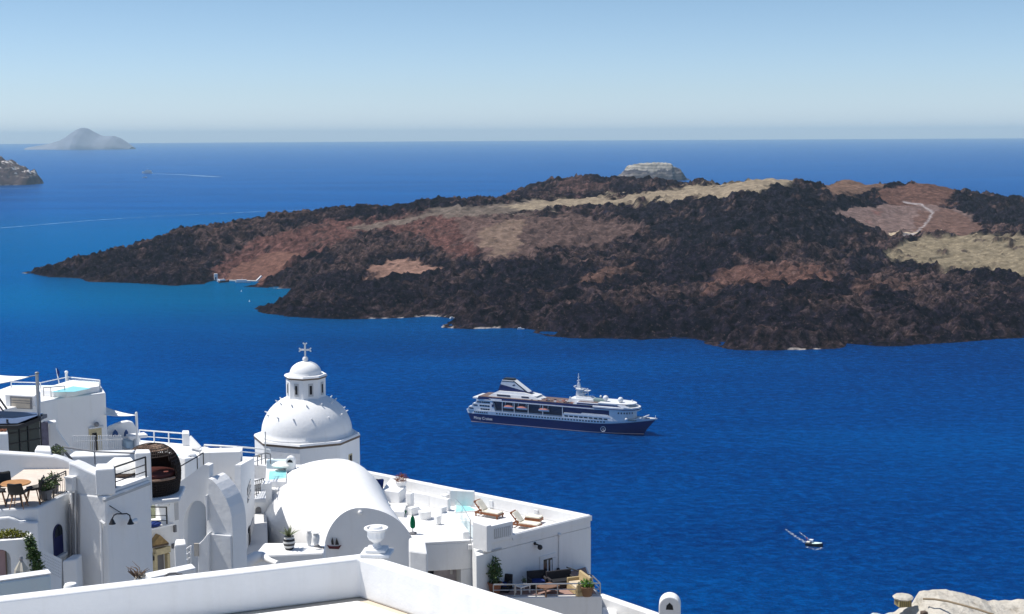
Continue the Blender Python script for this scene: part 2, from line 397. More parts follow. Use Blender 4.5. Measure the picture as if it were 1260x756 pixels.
brown = (0.105, 0.052, 0.045)
region([(262,345),(262,326),(300,305),(330,290),(420,272),(520,262),(590,262),(620,282),(600,312),(560,325),(520,300),(470,296),(430,300),(385,318),(350,338),(322,347)], brown, 8, 0.45, 0.85)
region([(272,342),(290,322),(330,312),(372,316),(350,332),(318,346)], (0.125, 0.066, 0.052), 5, 0.08)
region([(443,352),(452,332),(474,318),(500,322),(535,328),(548,336),(505,344)], (0.19, 0.115, 0.09), 5, 0.12)
region([(555,268),(640,262),(720,268),(800,284),(775,300),(700,306),(650,316),(598,328),(575,300)], (0.105, 0.07, 0.062), 8, 0.4, 0.85)
region([(590,285),(625,270),(650,272),(640,300),(612,322),(596,318)], (0.17, 0.12, 0.092), 6, 0.2, 0.9)
region([(420,284),(500,268),(560,257),(640,249),(700,250),(700,262),(600,268),(510,276),(440,290)], (0.13, 0.105, 0.088), 4, 0.1, 0.9)
region([(615,256),(700,244),(780,240),(860,231),(930,222),(990,218),(975,232),(905,242),(840,250),(760,256),(700,260),(640,264)], (0.24, 0.195, 0.14), 4, 0.06, 0.95, 0.2)
region([(735,268),(800,250),(850,248),(920,241),(995,222),(1042,236),(1062,262),(1084,288),(1040,304),(900,308),(820,300),(780,282)], (0.0085, 0.008, 0.0125), 5, 1.0, 0.95, 0.5)
region([(1005,234),(1040,218),(1080,226),(1092,236),(1060,243),(1030,242)], (0.13, 0.082, 0.062), 4, 0.05)
region([(1072,246),(1105,228),(1130,222),(1170,230),(1186,252),(1150,262),(1100,256)], (0.10, 0.056, 0.045), 5, 0.05)
region([(1022,264),(1060,256),(1150,250),(1180,262),(1200,286),(1150,294),(1088,290),(1062,276)], (0.15, 0.105, 0.095), 4, 0.06)
region([(1062,266),(1082,258),(1090,262),(1080,274),(1066,274)], (0.15, 0.06, 0.05), 4, 0.05, 0.6)
region([(1130,262),(1160,256),(1190,276),(1240,292),(1180,294),(1128,290)], (0.115, 0.07, 0.058), 4, 0.06)
region([(1150,252),(1182,238),(1300,252),(1300,290),(1210,284),(1172,262)], (0.009, 0.0082, 0.0125), 4, 1.0, 0.95, 0.5)
region([(1076,324),(1094,310),(1128,296),(1180,292),(1330,298),(1330,348),(1260,343),(1180,336),(1110,330)], (0.20, 0.165, 0.112), 4, 0.16, 0.95)
region([(850,348),(900,330),(980,324),(1042,344),(1000,356),(900,360),(860,372)], (0.12, 0.065, 0.052), 8, 0.6, 0.75)
region([(690,345),(760,336),(800,328),(770,345),(720,356)], (0.12, 0.07, 0.055), 6, 0.6, 0.7)
region([(1040,355),(1090,345),(1140,352),(1130,366),(1060,372)], (0.12, 0.07, 0.055), 6, 0.7, 0.6)
region([(660,243),(700,222),(730,220),(760,226),(740,240),(700,244)], (0.085, 0.05, 0.045), 4, 0.6, 0.7)
dpath = segdist(px + 1.5 * (n3 - .5), py, [(1112, 251), (1132, 254), (1148, 265), (1140, 277), (1126, 292), (1112, 294)], False)
f = 0.85 * (1 - sstep(0.5, 1.5, dpath)); soil = soil * (1 - f[..., None]) + L((0.32, 0.29, 0.29)) * f[..., None]
dirt = 1 - sstep(0.8, 1.5, segdist(px, py, [(1095, 292), (1130, 291), (1160, 291)], False)); soil = soil * (1 - dirt[..., None]) + L((0.42, 0.34, 0.24)) * dirt[..., None]
# lava roughness
blocks = np.abs(fbm(X / 22, Y / 22, 41, 3) - 0.5) * 2
rid = (1 - blocks) ** 2
flow = (1 - np.abs(fbm(X / 70 + 0.5 * n1, Y / 45, 61, 3) - 0.5) * 4) 
Zr = np.clip(flow, -0.6, 1) * 10 + (rid - 0.5) * 9 + (fbm(X / 11, Y / 11, 43, 2) - 0.5) * 7 + (vnoise(X / 5, Y / 5, 47) - 0.5) * 4.5 + (n4 - 0.5) * 1.8
LB = fbm(X / 150 + 0.25 * (n1 - .5), Y / 105, 63, 4, 0.55) * 9; fr_ = LB - np.floor(LB)
lobes = (np.floor(LB) + sstep(0, 0.22, fr_) - LB - 0.38) * 9
Zr = Zr + lobes
Zr = np.where(land, Zr - Zr[land].mean() - 1.0, Zr)
broad = (fbm(X / 90, Y / 90, 49, 3) - 0.5) * 11
up = sstep(-3, 16, dc)
Z = np.where(dc > -8, Zb * sstep(-4, 60, dc) ** 0.55 * (0.4 + 0.6 * up) + (Zr * (0.02 + 0.98 * rough) + (1 - rough) * ((1 - np.abs(fbm(X / 38, Y / 60, 65, 4) - 0.5) * 5) * 2.6 - 1) + broad * np.clip(rough, 0.25, 1)) * sstep(0, 14, dc) + 4 * up, -6)
Z = Z - 6 * (1 - sstep(-8, 0, dc))
surf = (dc < 1.5) & (dc > -3) & (n3 > 0.60) & (n2 > 0.55)
soil[surf] = (0.30, 0.27, 0.25)
t = NT('volcanic_soil')
at = t.n('ShaderNodeVertexColor', layer_name='soil').outputs['Color']
fine = t.noise(0.11, 6, 0.8)
lum = t.n('ShaderNodeRGBToBW'); t.l(at, lum.inputs[0]); lf = t.ramp(lum.outputs[0], [(0.02, 1.0), (0.075, 0.30)])
colr = t.mix(lf, at, t.ramp(fine, [(0.38, 0.25), (0.5, 0.9), (0.63, 2.7)]), 'MULTIPLY')
speck = t.ramp(t.noise(0.28, 4, 0.8), [(0.59, 0.0), (0.65, 0.60)])
colr = t.mix(t.mix(1.0, speck, lf, 'MULTIPLY'), colr, (0.105, 0.078, 0.078))
t.bsdf(colr, 1.0, 0.0, 0, t.bump(t.noise(0.22, 5, 0.7), 0.7, 3.0))
isl, used = mesh_from('volcanic_island', X, Y, Z, land, t.m, smooth=False)
set_col(isl, soil.reshape(-1, 3)[used]); tag(isl, kind='structure')

# ------------------------------------------------------------------ smaller islands
def islet(name, sil, base_y, dist, depth, color_fn, res=90, rough_amp=0.05):
    """sil: skyline pixels left to right; the body is a real ridge with depth, standing in the sea at dist"""
    pts = [PY(x, y, dist) for x, y in sil]
    bx = np.array([p.x for p in pts]); bz = np.array([max(0.0, p.z) for p in pts])
    xs = np.linspace(bx[0], bx[-1], res); v = np.linspace(-1, 1, res // 2)
    X, V = np.meshgrid(xs, v); hz = np.interp(X, bx, bz); hmax = bz.max()
    wid = depth * np.sqrt(np.clip(hz / hmax, 0.02, 1))
    Yw = dist + V * wid
    prof = np.clip(1 - np.abs(V), 0, 1)
    return X, Yw, hz, prof, V, hmax
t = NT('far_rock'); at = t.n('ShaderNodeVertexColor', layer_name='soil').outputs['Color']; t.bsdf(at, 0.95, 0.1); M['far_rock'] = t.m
# the high island on the horizon
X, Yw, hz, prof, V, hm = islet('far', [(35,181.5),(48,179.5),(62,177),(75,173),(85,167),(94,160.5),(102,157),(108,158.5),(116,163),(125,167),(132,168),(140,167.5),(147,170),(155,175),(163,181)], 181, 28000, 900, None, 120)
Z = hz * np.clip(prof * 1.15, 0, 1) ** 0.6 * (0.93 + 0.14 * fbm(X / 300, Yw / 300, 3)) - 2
o, u = mesh_from('far_island', X, Yw, Z, None, M['far_rock']); set_col(o, np.tile((0.20, 0.22, 0.27), (len(u), 1)) * (0.7 + 0.6 * fbm(X / 200, Yw / 200, 6).reshape(-1)[u][:, None])); tag(o, kind='structure')  # rock tone lifted towards blue to stand in for distance haze
# the layered white rock behind the volcano
X, Yw, hz, prof, V, hm = islet('rock', [(752,222),(765,214),(772,206),(776,203.5),(790,201.5),(810,200.5),(824,201),(828,205),(836,208),(841,215),(845,220),(850,222.5)], 222, 7000, 130, None, 140)
pr = np.clip((1 - np.abs(V)) * 2.4, 0, 1)
Z = hz * pr ** 0.7 - 2 + (fbm(X / 14, Yw / 14, 8, 3) - 0.5) * 16 * pr
band = Z / hm + (fbm(X / 40, Yw / 40, 12) - 0.5) * 0.5 - 0.16 * sstep(X.min() + 0.45 * (X.max() - X.min()), X.max(), X)
c = np.where((band > 0.62)[..., None], L((0.37, 0.34, 0.29)), np.where((band > 0.40)[..., None], L((0.10, 0.09, 0.10)), np.where((band > 0.27)[..., None], L((0.22, 0.19, 0.17)), L((0.09, 0.08, 0.085)))))
c = c * (0.6 + 0.8 * fbm(X / 10, Yw / 10, 14, 3))[..., None] * (0.72 + 0.28 * np.sin(Z / 2.2 + 5 * fbm(X / 50, Yw / 50, 44)))[..., None]
o, u = mesh_from('white_rock_island', X, Yw, Z, None, M['far_rock'], smooth=False); set_col(o, c.reshape(-1, 3)[u]); tag(o, kind='structure')
# the cape at the left edge
X, Yw, hz, prof, V, hm = islet('cape', [(-150,170),(-90,176),(-40,186),(0,196.5),(12,200),(22,205),(30,209.5),(38,212),(43,216),(46,222),(49,229)], 231, 6900, 300, None, 240)
pr = np.clip((1 - np.abs(V)) * 1.7, 0, 1)
Z = hz * pr ** 0.8 - 2 + (np.abs(fbm(X / 40, Yw / 40, 18, 4) - 0.5) - 0.12) * 60 * pr
n = fbm(X / 18, Yw / 18, 19, 3)
strata = np.sin(Z / 7 + 4 * fbm(X / 120, Yw / 120, 33))
c = L((0.075, 0.055, 0.055)) * np.ones(Z.shape + (1,)); c = np.where((strata > 0.75)[..., None] & (n > 0.5)[..., None], L((0.20, 0.17, 0.15)), c)
c = np.where(((n > 0.66) & (Z > hm * 0.22) & (Z < hm * 0.5))[..., None], L((0.5, 0.47, 0.44)), c); c = c * (0.5 + fbm(X / 25, Yw / 25, 25, 3))[..., None]
o, u = mesh_from('rocky_cape', X, Yw, Z, None, M['far_rock'], smooth=False); set_col(o, c.reshape(-1, 3)[u]); tag(o, kind='structure')

# ------------------------------------------------------------------ the sea, one sheet to the horizon
rr = np.concatenate([np.linspace(0, 4000, 41), np.geomspace(4300, 60000, 40)]); th = np.linspace(0, 2 * np.pi, 129)
RR, TH = np.meshgrid(rr, th)
t = NT('sea_water')
geo = t.geo()
w1 = t.noise(0.055, 6, 0.68, vec=t.scaled((0.9, 1.1, 1)))
w2 = t.noise(0.16, 5, 0.78, vec=t.scaled((0.8, 1.0, 1)))
w3 = t.noise(0.009, 4, 0.6, vec=t.scaled((0.6, 1.4, 1)))
patch = t.noise(0.0022, 6, 0.6, vec=t.scaled((0.45, 1.3, 1)))
base = t.ramp(patch, [(0.36, (0.000, 0.016, 0.094)), (0.50, (0.000, 0.033, 0.148)), (0.64, (0.000, 0.054, 0.205))])
base = t.mix(t.ramp(w1, [(0.44, 0.0), (0.62, 0.40)]), base, (0.000, 0.052, 0.215))
base = t.mix(t.ramp(w2, [(0.50, 0.0), (0.60, 0.50)]), base, (0.000, 0.080, 0.310))
base = t.mix(t.ramp(w2, [(0.40, 0.45), (0.49, 0.0)]), base, (0.000, 0.010, 0.080))
cap = t.ramp(t.noise(0.30, 2, 0.9), [(0.80, 0.0), (0.83, 0.5)])
base = t.mix(cap, base, (0.25, 0.42, 0.60))
# shallow water off the left shore of the volcanic island
def near(pt, r0, r1, sx=1.0):
    vm = t.n('ShaderNodeVectorMath', operation='SUBTRACT'); t.l(geo, vm.inputs[0]); vm.inputs[1].default_value = (pt[0], pt[1], 0)
    sc = t.n('ShaderNodeVectorMath', operation='MULTIPLY'); t.l(vm.outputs[0], sc.inputs[0]); sc.inputs[1].default_value = (sx, 1, 0)
    ln = t.n('ShaderNodeVectorMath', operation='LENGTH'); t.l(sc.outputs[0], ln.inputs[0])
    mr = t.n('ShaderNodeMapRange', interpolation_type='SMOOTHSTEP'); mr.inputs[1].default_value = r0; mr.inputs[2].default_value = r1; mr.inputs[3].default_value = 1; mr.inputs[4].default_value = 0
    t.l(ln.outputs[1] if len(ln.outputs) > 1 else ln.outputs[0], mr.inputs[0]); return mr.outputs[0]
def times(a, k):
    mm = t.n('ShaderNodeMath', operation='MULTIPLY'); t.l(a, mm.inputs[0]); mm.inputs[1].default_value = k; return mm.outputs[0]
b1 = PZ(265, 362, 0); base = t.mix(times(near(b1, 60, 420, 0.6), 0.8), base, (0.000, 0.120, 0.24))
b2 = PZ(420, 402, 0); base = t.mix(times(near(b2, 20, 330, 0.45), 0.35), base, (0.001, 0.06, 0.17))
b3 = PZ(20, 300, 0); base = t.mix(times(near(b3, 200, 1700, 0.6), 0.75), base, (0.000, 0.085, 0.19))
nm = t.bump(w2, 0.9, 1.2, t.bump(w1, 0.9, 4.5, t.bump(w3, 0.5, 14.0)))
df = t.n('ShaderNodeBsdfDiffuse'); t.l(base, df.inputs[0]); t.l(nm, df.inputs['Normal'])
gl = t.n('ShaderNodeBsdfGlossy', i_Roughness=0.18); gl.inputs[0].default_value = (0.0, 0.33, 0.92, 1); t.l(nm, gl.inputs['Normal'])
lwf = t.n('ShaderNodeFresnel', i_IOR=1.33)
t.l(t.ramp(lwf.outputs[0], [(0.30, (0.0, 0.32, 0.90)), (0.62, (0.02, 0.42, 0.92)), (0.92, (0.22, 0.56, 0.95))]), gl.inputs[0])
lw = t.n('ShaderNodeFresnel', i_IOR=1.33); t.l(nm, lw.inputs['Normal'])
fr = t.n('ShaderNodeMapRange'); fr.inputs[1].default_value = 0.0; fr.inputs[2].default_value = 1.0; fr.inputs[3].default_value = 0.02; fr.inputs[4].default_value = 0.92; t.l(lw.outputs[0], fr.inputs[0])
mx = t.n('ShaderNodeMixShader'); t.l(fr.outputs[0], mx.inputs[0]); t.l(df.outputs[0], mx.inputs[1]); t.l(gl.outputs[0], mx.inputs[2]); t.l(mx.outputs[0], t.out.inputs[0])
M['sea'] = t.m
sea, _ = mesh_from('sea', RR * np.cos(TH), RR * np.sin(TH) + 0, np.zeros_like(RR), None, t.m); tag(sea, kind='structure')
# ------------------------------------------------------------------ the cruise ship (local frame: x from stern to bow, -y starboard, z up from the water)
M['hull_blue'] = simple('navy_hull_paint', (0.005, 0.009, 0.082), 0.35, 0.4, var=0.08, scale=0.2)
M['ship_white'] = simple('ship_white_paint', (0.64, 0.65, 0.66), 0.45, 0.4, var=0.08, scale=0.4)
M['ship_blue'] = simple('ship_blue_band', (0.008, 0.012, 0.085), 0.4, 0.4)
M['ship_shade'] = simple('covered_deck_shade', (0.014, 0.02, 0.06), 0.6)  # deep navy paints in the shade of the covered deck recess
M['deck_tan'] = simple('teak_deck', (0.13, 0.085, 0.075), 0.7, var=0.5, scale=0.8)
M['deck_green'] = simple('green_grey_deck', (0.14, 0.20, 0.20), 0.7)
M['orange'] = simple('lifeboat_orange', (0.62, 0.24, 0.18), 0.5)
M['boat_red'] = simple('red_antifouling', (0.50, 0.36, 0.38), 0.6)
sA, sB = PZ(580, 519.5, 0), PZ(786, 538, 0)
hd = (sB - sA); LWL = hd.length; shp_rz = math.atan2(hd.y, hd.x)
perp = Vector((-math.sin(shp_rz), math.cos(shp_rz), 0))
KS = LWL / 136.0
ship = local_thing('cruise_ship', 'navy hulled cruise ship with white upper decks and a sloping blue and white funnel', 'cruise ship', sA + perp * 9.5, shp_rz)
ship.scale = (KS, KS, KS)
def hbw(u):   # half breadth at the water
    return 9.2 if u < 88 else max(0.15, 9.2 * (1 - ((u - 88) / 48.5) ** 1.9))
def hbd(u):   # half breadth at deck level
    return (8.6 + 1.4 * min(1, (u + 4) / 12)) if u < 100 else max(0.25, 10 * (1 - max(0, (u - 100) / 47.5) ** 2.1))
def zb(u): return 6.8 + 0.5 * u / 100 + (4.2 * ((u - 105) / 42) ** 1.6 if u > 105 else 0)
def zd(u): return 9.7 + 0.3 * u / 100 + (2.8 * ((u - 98) / 49) ** 0.8 if u > 98 else 0)
def side(u0, zf, kf):
    """ring point at station parameter u (0..1 along), level kf 0 water .. 1 deck"""
    uw = 0.0 + u0 * 136.4; ud = -4.5 + u0 * 151.5
    k = kf
    u = uw + (ud - uw) * (k ** 1.3 if u0 > 0.5 else k)
    y = hbw(uw) + (hbd(ud) - hbw(uw)) * k ** 1.2
    return u, y
def hull_grid(levels):
    m = MB(); us = [i / 44 for i in range(45)]; rows = []
    for kz in levels:
        st, pt = [], []
        for u0 in us:
            ud = -4.5 + u0 * 151.5
            zz = kz(ud); u, y = side(u0, 0, min(1, max(0, zz / zd(ud))))
            st.append((u, -y, zz)); pt.append((u, y, zz))
        rows.append(st + pt[::-1])
    m.grid(rows, close=True); return m, rows
m, rows = hull_grid([lambda u: -1.0, lambda u: 0.35, lambda u: zb(u) * 0.35, lambda u: zb(u) * 0.7, zb]); hull = m.build('hull', M['hull_blue'], ship, smooth=True)
m, rows = hull_grid([zb, lambda u: (zb(u) + zd(u)) / 2, zd]); 
top = rows[-1]; n_ = len(top) // 2
for i in range(n_ - 1):
    a, b, c_, d = top[i], top[i + 1], top[-2 - i], top[-1 - i]; dz = Vector((0, 0, -0.9 if i > 30 else -0.05))
    m.face([Vector(p) + dz for p in (a, b, c_, d)])
m.build('upper_hull', M['ship_white'], ship, smooth=True)
m, rows = hull_grid([lambda u: 0.36, lambda u: 0.85])
sm = MB(); sm.grid([[(p[0], p[1] * 1.004 + (-0.05 if p[1] < 0 else 0.05), p[2]) for p in r] for r in rows], close=True); sm.build('waterline_stripe', M['boat_red'], hull)
def deckbox(m, u0, u1, hw, z0, z1, f0=0, f1=0, tw=0):
    """block across the ship; f0/f1 slope the aft and front faces inwards with height, tw narrows the top"""
    p = [(u0, -hw, z0), (u1, -hw, z0), (u1, hw, z0), (u0, hw, z0)]; q = [(u0 + f0, -hw + tw, z1), (u1 - f1, -hw + tw, z1), (u1 - f1, hw - tw, z1), (u0 + f0, hw - tw, z1)]
    vs = [m.b.verts.new(v) for v in p + q]
    for f in ((0, 3, 2, 1), (4, 5, 6, 7), (0, 1, 5, 4), (1, 2, 6, 5), (2, 3, 7, 6), (3, 0, 4, 7)): m.b.faces.new([vs[i] for i in f])
def plan(m, pts, z0, z1):
    poly = [(u, -y) for u, y in pts] + [(u, y) for u, y in pts[::-1]]
    m.prism(poly, z0, z1)
# aft block with terraces
m = MB(); deckbox(m, -3.2, 17.5, 9.4, 9.6, 12.2, 1.2); deckbox(m, 0.0, 17.5, 9.4, 12.2, 14.9, 1.4); deckbox(m, 3.4, 17.5, 9.4, 14.9, 17.8, 1.2)
deckbox(m, 16.5, 20.5, 9.8, 9.7, 17.8, 0, 2.6)
m.build('aft_block', M['ship_white'], ship)
# core walls set back behind the boat deck
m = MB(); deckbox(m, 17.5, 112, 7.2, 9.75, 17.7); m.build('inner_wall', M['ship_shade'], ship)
m = MB(); deckbox(m, 20.5, 76, 9.85, 9.72, 9.95); m.build('boat_deck', M['ship_white'], ship)
for u in (26.5, 36.5, 48, 60, 76):
    for sg in (-1, 1): m = MB(); m.box((u, sg * 9.7, 13.8), (0.45, 0.4, 7.9)); m.build('deck_post', M['ship_white'], ship)
for sgn in (-1, 1):
    m = MB(); m.box((48, sgn * 9.75, 10.55), (55, 0.08, 1.1)); m.build('deck_railing', simple('blue_grey_rail', (0.12, 0.17, 0.24), 0.5) if sgn < 0 else bpy.data.materials['blue_grey_rail'], ship)
# promenade slabs and the long blue band
m = MB(); plan(m, [(4, 9.2), (17, 10), (100, 10), (124, 8.9), (131, 6.5), (133.5, 3)], 17.75, 18.5); m.build('promenade_slab', M['ship_white'], ship)
m = MB(); deckbox(m, 5.5, 86, 9.7, 18.52, 20.3, 0.6, 2.0, 0.15); m.build('blue_band', M['ship_blue'], ship)
m = MB(); deckbox(m, 6, 86, 9.2, 20.32, 20.6); m.build('sun_deck', M['deck_tan'], ship)
m = MB(); plan(m, [(1, 8.6), (4, 9.3), (26, 9.95)], 18.52, 19.5); m.build('aft_rail', M['ship_white'], ship)
# forward house
m = MB(); deckbox(m, 76, 116, 9.75, 9.9, 12.3, 0, 0.6); m.build('forward_lower_house', M['ship_white'], ship)
m = MB(); deckbox(m, 77, 114, 9.85, 12.32, 13.5, 0, 1.0); deckbox(m, 90, 113, 9.8, 13.5, 14.3, 1.5, 1.5); m.build('balcony_band', M['ship_white'], ship)
m = MB(); deckbox(m, 77, 117, 8.9, 12.35, 17.75, 0, 1.0); m.build('cabin_wall', M['ship_blue'], ship)
m = MB(); plan(m, [(113, 9.6), (120, 9.0), (126, 7.4), (129, 4.5), (130.5, 1.5)], 10.0, 17.7); m.build('bridge_front', M['ship_white'], ship)
m = MB(); plan(m, [(100, 9.9), (116, 10.3), (124, 9.6), (130, 7.2), (133, 3.5), (133.6, 1)], 18.52, 20.4); m.build('bridge', M['ship_white'], ship, bevel=0.3)
m = MB(); plan(m, [(99, 9.95), (116, 10.36), (124.2, 9.66), (130.1, 7.24), (133.1, 3.52), (133.7, 1)], 18.62, 19.2); m.build('bridge_windows', M['ship_blue'], ship)
m = MB(); deckbox(m, 76, 100, 9.78, 18.55, 19.9, 0, 4.0); m.build('side_band', M['ship_blue'], ship)
m = MB(); deckbox(m, 84, 128, 9.4, 20.42, 22.3, 3.0, 3.0, 0.5); m.build('upper_house', M['ship_white'], ship)
m = MB(); deckbox(m, 87, 122, 9.42, 20.8, 21.7, 1.0, 3.0, 0.15); m.build('upper_windows', M['ship_blue'], ship)
m = MB(); deckbox(m, 88, 126, 8.6, 22.32, 22.42); m.build('top_deck', M['deck_tan'], ship)
m = MB(); plan(m, [(104, 9.3), (118, 9.3), (126, 7.5), (129.5, 4), (130.5, 1)], 22.3, 22.9); m.build('top_rail', M['ship_white'], ship)
m = MB(); deckbox(m, 78, 100, 5.5, 20.6, 23.6, 1.5, 1.5, 0.5); deckbox(m, 84, 98, 3.6, 23.6, 25.2, 0.6, 3.0, 0.4); m.build('mast_house', M['ship_white'], ship)
m = MB(); deckbox(m, 96, 108, 3.8, 22.45, 24.0, 0.5, 3.0, 0.5); m.build('pool_roof', M['deck_green'], ship)
# funnel house and funnel
m = MB(); deckbox(m, 13, 56, 6.6, 20.6, 23.0, 4, 5, 0.6); deckbox(m, 17, 53, 5.4, 23.0, 24.9, 4, 11, 0.5); fh = m.build('funnel_house', M['ship_white'], ship)
for sg in (-1, 1):
    m = MB(); m.box((26, sg * 6.5, 22.0), (11, 0.25, 1.1)); m.build('house_window', M['ship_shade'], fh)
    m = MB(); m.box((44, sg * 6.45, 22.0), (6, 0.25, 0.9)); m.build('house_window', M['ship_shade'], fh)
def slab(m, outline, hw): m.extrude([(u, -hw, z) for u, z in outline], (0, 2 * hw, 0))
m = MB(); slab(m, [(21.6, 29.0), (21.9, 25.0), (46, 24.95), (33.3, 33.2), (23.2, 33.2)], 2.9); fun = m.build('funnel', M['ship_white'], ship)
m = MB(); slab(m, [(19.8, 24.9), (47.5, 24.9), (45.5, 25.3), (21.7, 29.9)], 2.96); m.build('funnel_base', M['ship_blue'], fun)
m = MB(); slab(m, [(32.4, 33.0), (33.5, 33.0), (44.6, 25.3), (42.9, 25.3)], 2.98); m.build('funnel_stripe', M['black_metal'], fun)
m = MB(); slab(m, [(23.6, 33.25), (32.8, 33.25), (32.4, 34.6), (24.4, 34.6)], 2.2); slab(m, [(22.8, 32.1), (33.6, 32.1), (33.3, 32.6), (23.0, 32.6)], 2.97); m.build('funnel_top', M['black_metal'], fun)
m = MB(); slab(m, [(31.6, 29.6), (33.4, 30.6), (34.4, 29.8), (33.0, 29.2)], 2.98); m.build('funnel_badge', M['ship_shade'], fun)
# mast
m = MB(); slab(m, [(83, 25), (90, 25), (88.5, 29.5), (86.6, 31.5), (85.5, 35), (84.3, 35)], 1.1); m.tube([(84.9, 0, 34), (84.9, 0, 42)], [0.45, 0.25]); m.box((86.5, 0, 30.4), (6, 6, 0.45)); m.box((88.5, 0, 27.5), (6, 5, 0.4)); m.box((84.9, 0, 36.6), (0.5, 5.4, 0.5)); m.box((84.9, 0, 39), (0.4, 3, 0.4))
m.tube([(81.5, 0, 31.6), (84.8, 0, 30.2)], 0.4); m.tube([(92.6, 0, 25), (92.6, 0, 30.5)], 0.25); m.box((91.5, 0, 29.4), (5, 4.5, 0.5)); mast = m.build('mast', M['ship_white'], ship)
for cc_, ss_ in (((82.0, 0, 32.2), (0.5, 5, 0.6)), ((91.5, 0, 30.4), (0.5, 4.4, 0.7))): m = MB(); m.box(cc_, ss_); m.build('radar_scanner', M['ship_white'], mast)
for u, y, z in ((107.5, -2.5, 25.4), (119.0, -2.0, 24.9)):
    m = MB(); m.ball((u, y, z), 2.05); m.tube([(u, y, 22.3), (u, y, z - 1.5)], 0.8); m.build('radome', M['ship_white'], ship, smooth='all')
for u, y, z, r in ((101.5, 3, 25.2, 0.9), (125.5, 5, 23.6, 0.6), (80, -4.6, 24.2, 0.6)):
    m = MB(); m.ball((u, y, z), r); m.build('small_radome', M['ship_white'], ship, smooth='all')
# lifeboats hanging in the recess
lb = None
for u in (31.6, 42.5, 60.5):
    m = MB(); rows = []
    for i in range(11):
        s_ = i / 10; w_ = 1.45 * math.sin(math.pi * (0.06 + 0.88 * s_)) ** 0.5; uu = u - 4.3 + 8.6 * s_
        rows.append([(uu, -8.7 - w_, 14.2), (uu, -8.7 - w_ * 0.8, 13.2), (uu, -8.7, 12.8), (uu, -8.7 + w_ * 0.8, 13.2), (uu, -8.7 + w_, 14.2)])
    m.grid(rows); b_ = m.build('lifeboat', M['ship_white'], ship)
    m = MB(); rows = []
    for i in range(11):
        s_ = i / 10; w_ = 1.4 * math.sin(math.pi * (0.06 + 0.88 * s_)) ** 0.5; uu = u - 4.2 + 8.4 * s_; hh = 1.5 * math.sin(math.pi * (0.08 + 0.84 * s_)) ** 0.6
        rows.append([(uu, -8.7 - w_, 14.2), (uu, -8.7 - w_ * 0.75, 14.2 + hh * 0.75), (uu, -8.7, 14.2 + hh), (uu, -8.7 + w_ * 0.75, 14.2 + hh * 0.75), (uu, -8.7 + w_, 14.2)])
    m.grid(rows); m.build('canopy', M['orange'] , b_, smooth=True)
    for du in (-3.2, 3.2): m = MB(); m.bar((u + du, -8.0, 17.6), (u + du, -8.7, 14.8), 0.35); m.build('davit', M['ship_white'], b_)
# aft windows, long strips cut into panes
for z, u0, u1 in ((10.9, 8, 16), (13.5, 7.2, 16), (16.2, 9, 16.2)):
    for sg in (-1, 1):
        k = 4
        for i in range(k):
            a = u0 + (u1 - u0) * i / k; m = MB(); m.box(((a + a + (u1 - u0) / k * 0.86) / 2, sg * 9.42, z), ((u1 - u0) / k * 0.86, 0.14, 1.1)); m.build('aft_window', M['glass_dark'], ship)
for z, u0 in ((10.9, -1.5), (13.5, 2), (16.2, 5.2)):
    m = MB(); m.box((u0 + 1.6, -9.42, z), (3.6, 0.14, 1.0)); m.build('aft_opening', M['ship_shade'], ship)
m = MB(); m.box((18.5, -9.86, 14.2), (1.6, 0.2, 1.9)); m.build('side_door', M['ship_blue'], ship)
# row of square hull windows
us = [3 + 1.75 * i for i in range(7)] + [22 + 2.35 * i for i in range(38)]
for u in us:
    m = MB(); y = 0.5 * (hbw(u) + hbd(u)) * 0.5 + hbd(u) * 0.5
    u0 = (u + 4.5) / 151.5; kk = (zb(u) + 1.45) / zd(u); uu, y = side(u0, 0, kk)
    m.box((u, -y - 0.02, zb(u) + 1.45), (1.15, 0.16, 0.95)); m.build('hull_window', M['glass_dark'], ship)
for i in range(9):
    u = 79 + i * 3.9; m = MB(); m.box((u, -9.78, 11.1), (3.0, 0.12, 1.0)); m.build('cabin_window', M['glass_dark'], ship)
for i in range(6):
    a = [(120, 9.0), (122, 8.45), (124, 7.9), (126, 7.4), (127.5, 6.0), (129, 4.5)][i]; m = MB(); m.box((a[0], -a[1] - 0.03, 16.2), (1.0, 0.4, 1.2), rz=-0.35 if i < 4 else -0.8); m.build('bridge_window', M['glass_dark'], ship)
# foredeck gear
m = MB(); m.box((134, 0, 11.6), (5, 6, 1.2)); m.build('foredeck_house', M['ship_white'], ship)
m = MB(); m.tube([(134, -2, 12.1), (141, -1, 15.2)], 0.35); m.build('crane', M['ship_white'], ship)
m = MB(); m.tube([(131, -6, 11.5), (136, -4, 13.0)], 0.5); m.build('crane', M['ship_white'], ship)
m = MB(); m.box((139, 1, 11.9), (2.4, 2.5, 1.0)); m.build('winch', M['ship_shade'], ship)
m = MB(); m.tube([(145.4, 0, 12.6), (145.4, 0, 15.0)], 0.22); m.build('bow_mast', M['ship_white'], ship)
m = MB(); m.ball((126, -8.3, 12.0), 1.3); m.build('small_radome', M['ship_white'], ship, smooth='all')
m = MB(); m.box((127, 0, 11.0), (11, 15, 0.3)); m.build('foredeck', M['deck_green'], ship)
# people and loungers on the open deck read as a fine litter of seats
rs = random.Random(5)
for k in range(46):
    u = 50 + rs.random() * 34; y = -8.6 + rs.random() * 9; m = MB(); m.box((u, y, 20.85), (1.6, 0.6, 0.5), rz=rs.random() * 0.5); m.build('deck_chair', [M['ship_white'], M['deck_tan'], M['ship_blue'], M['orange'], M['dark']][k % 5], ship)
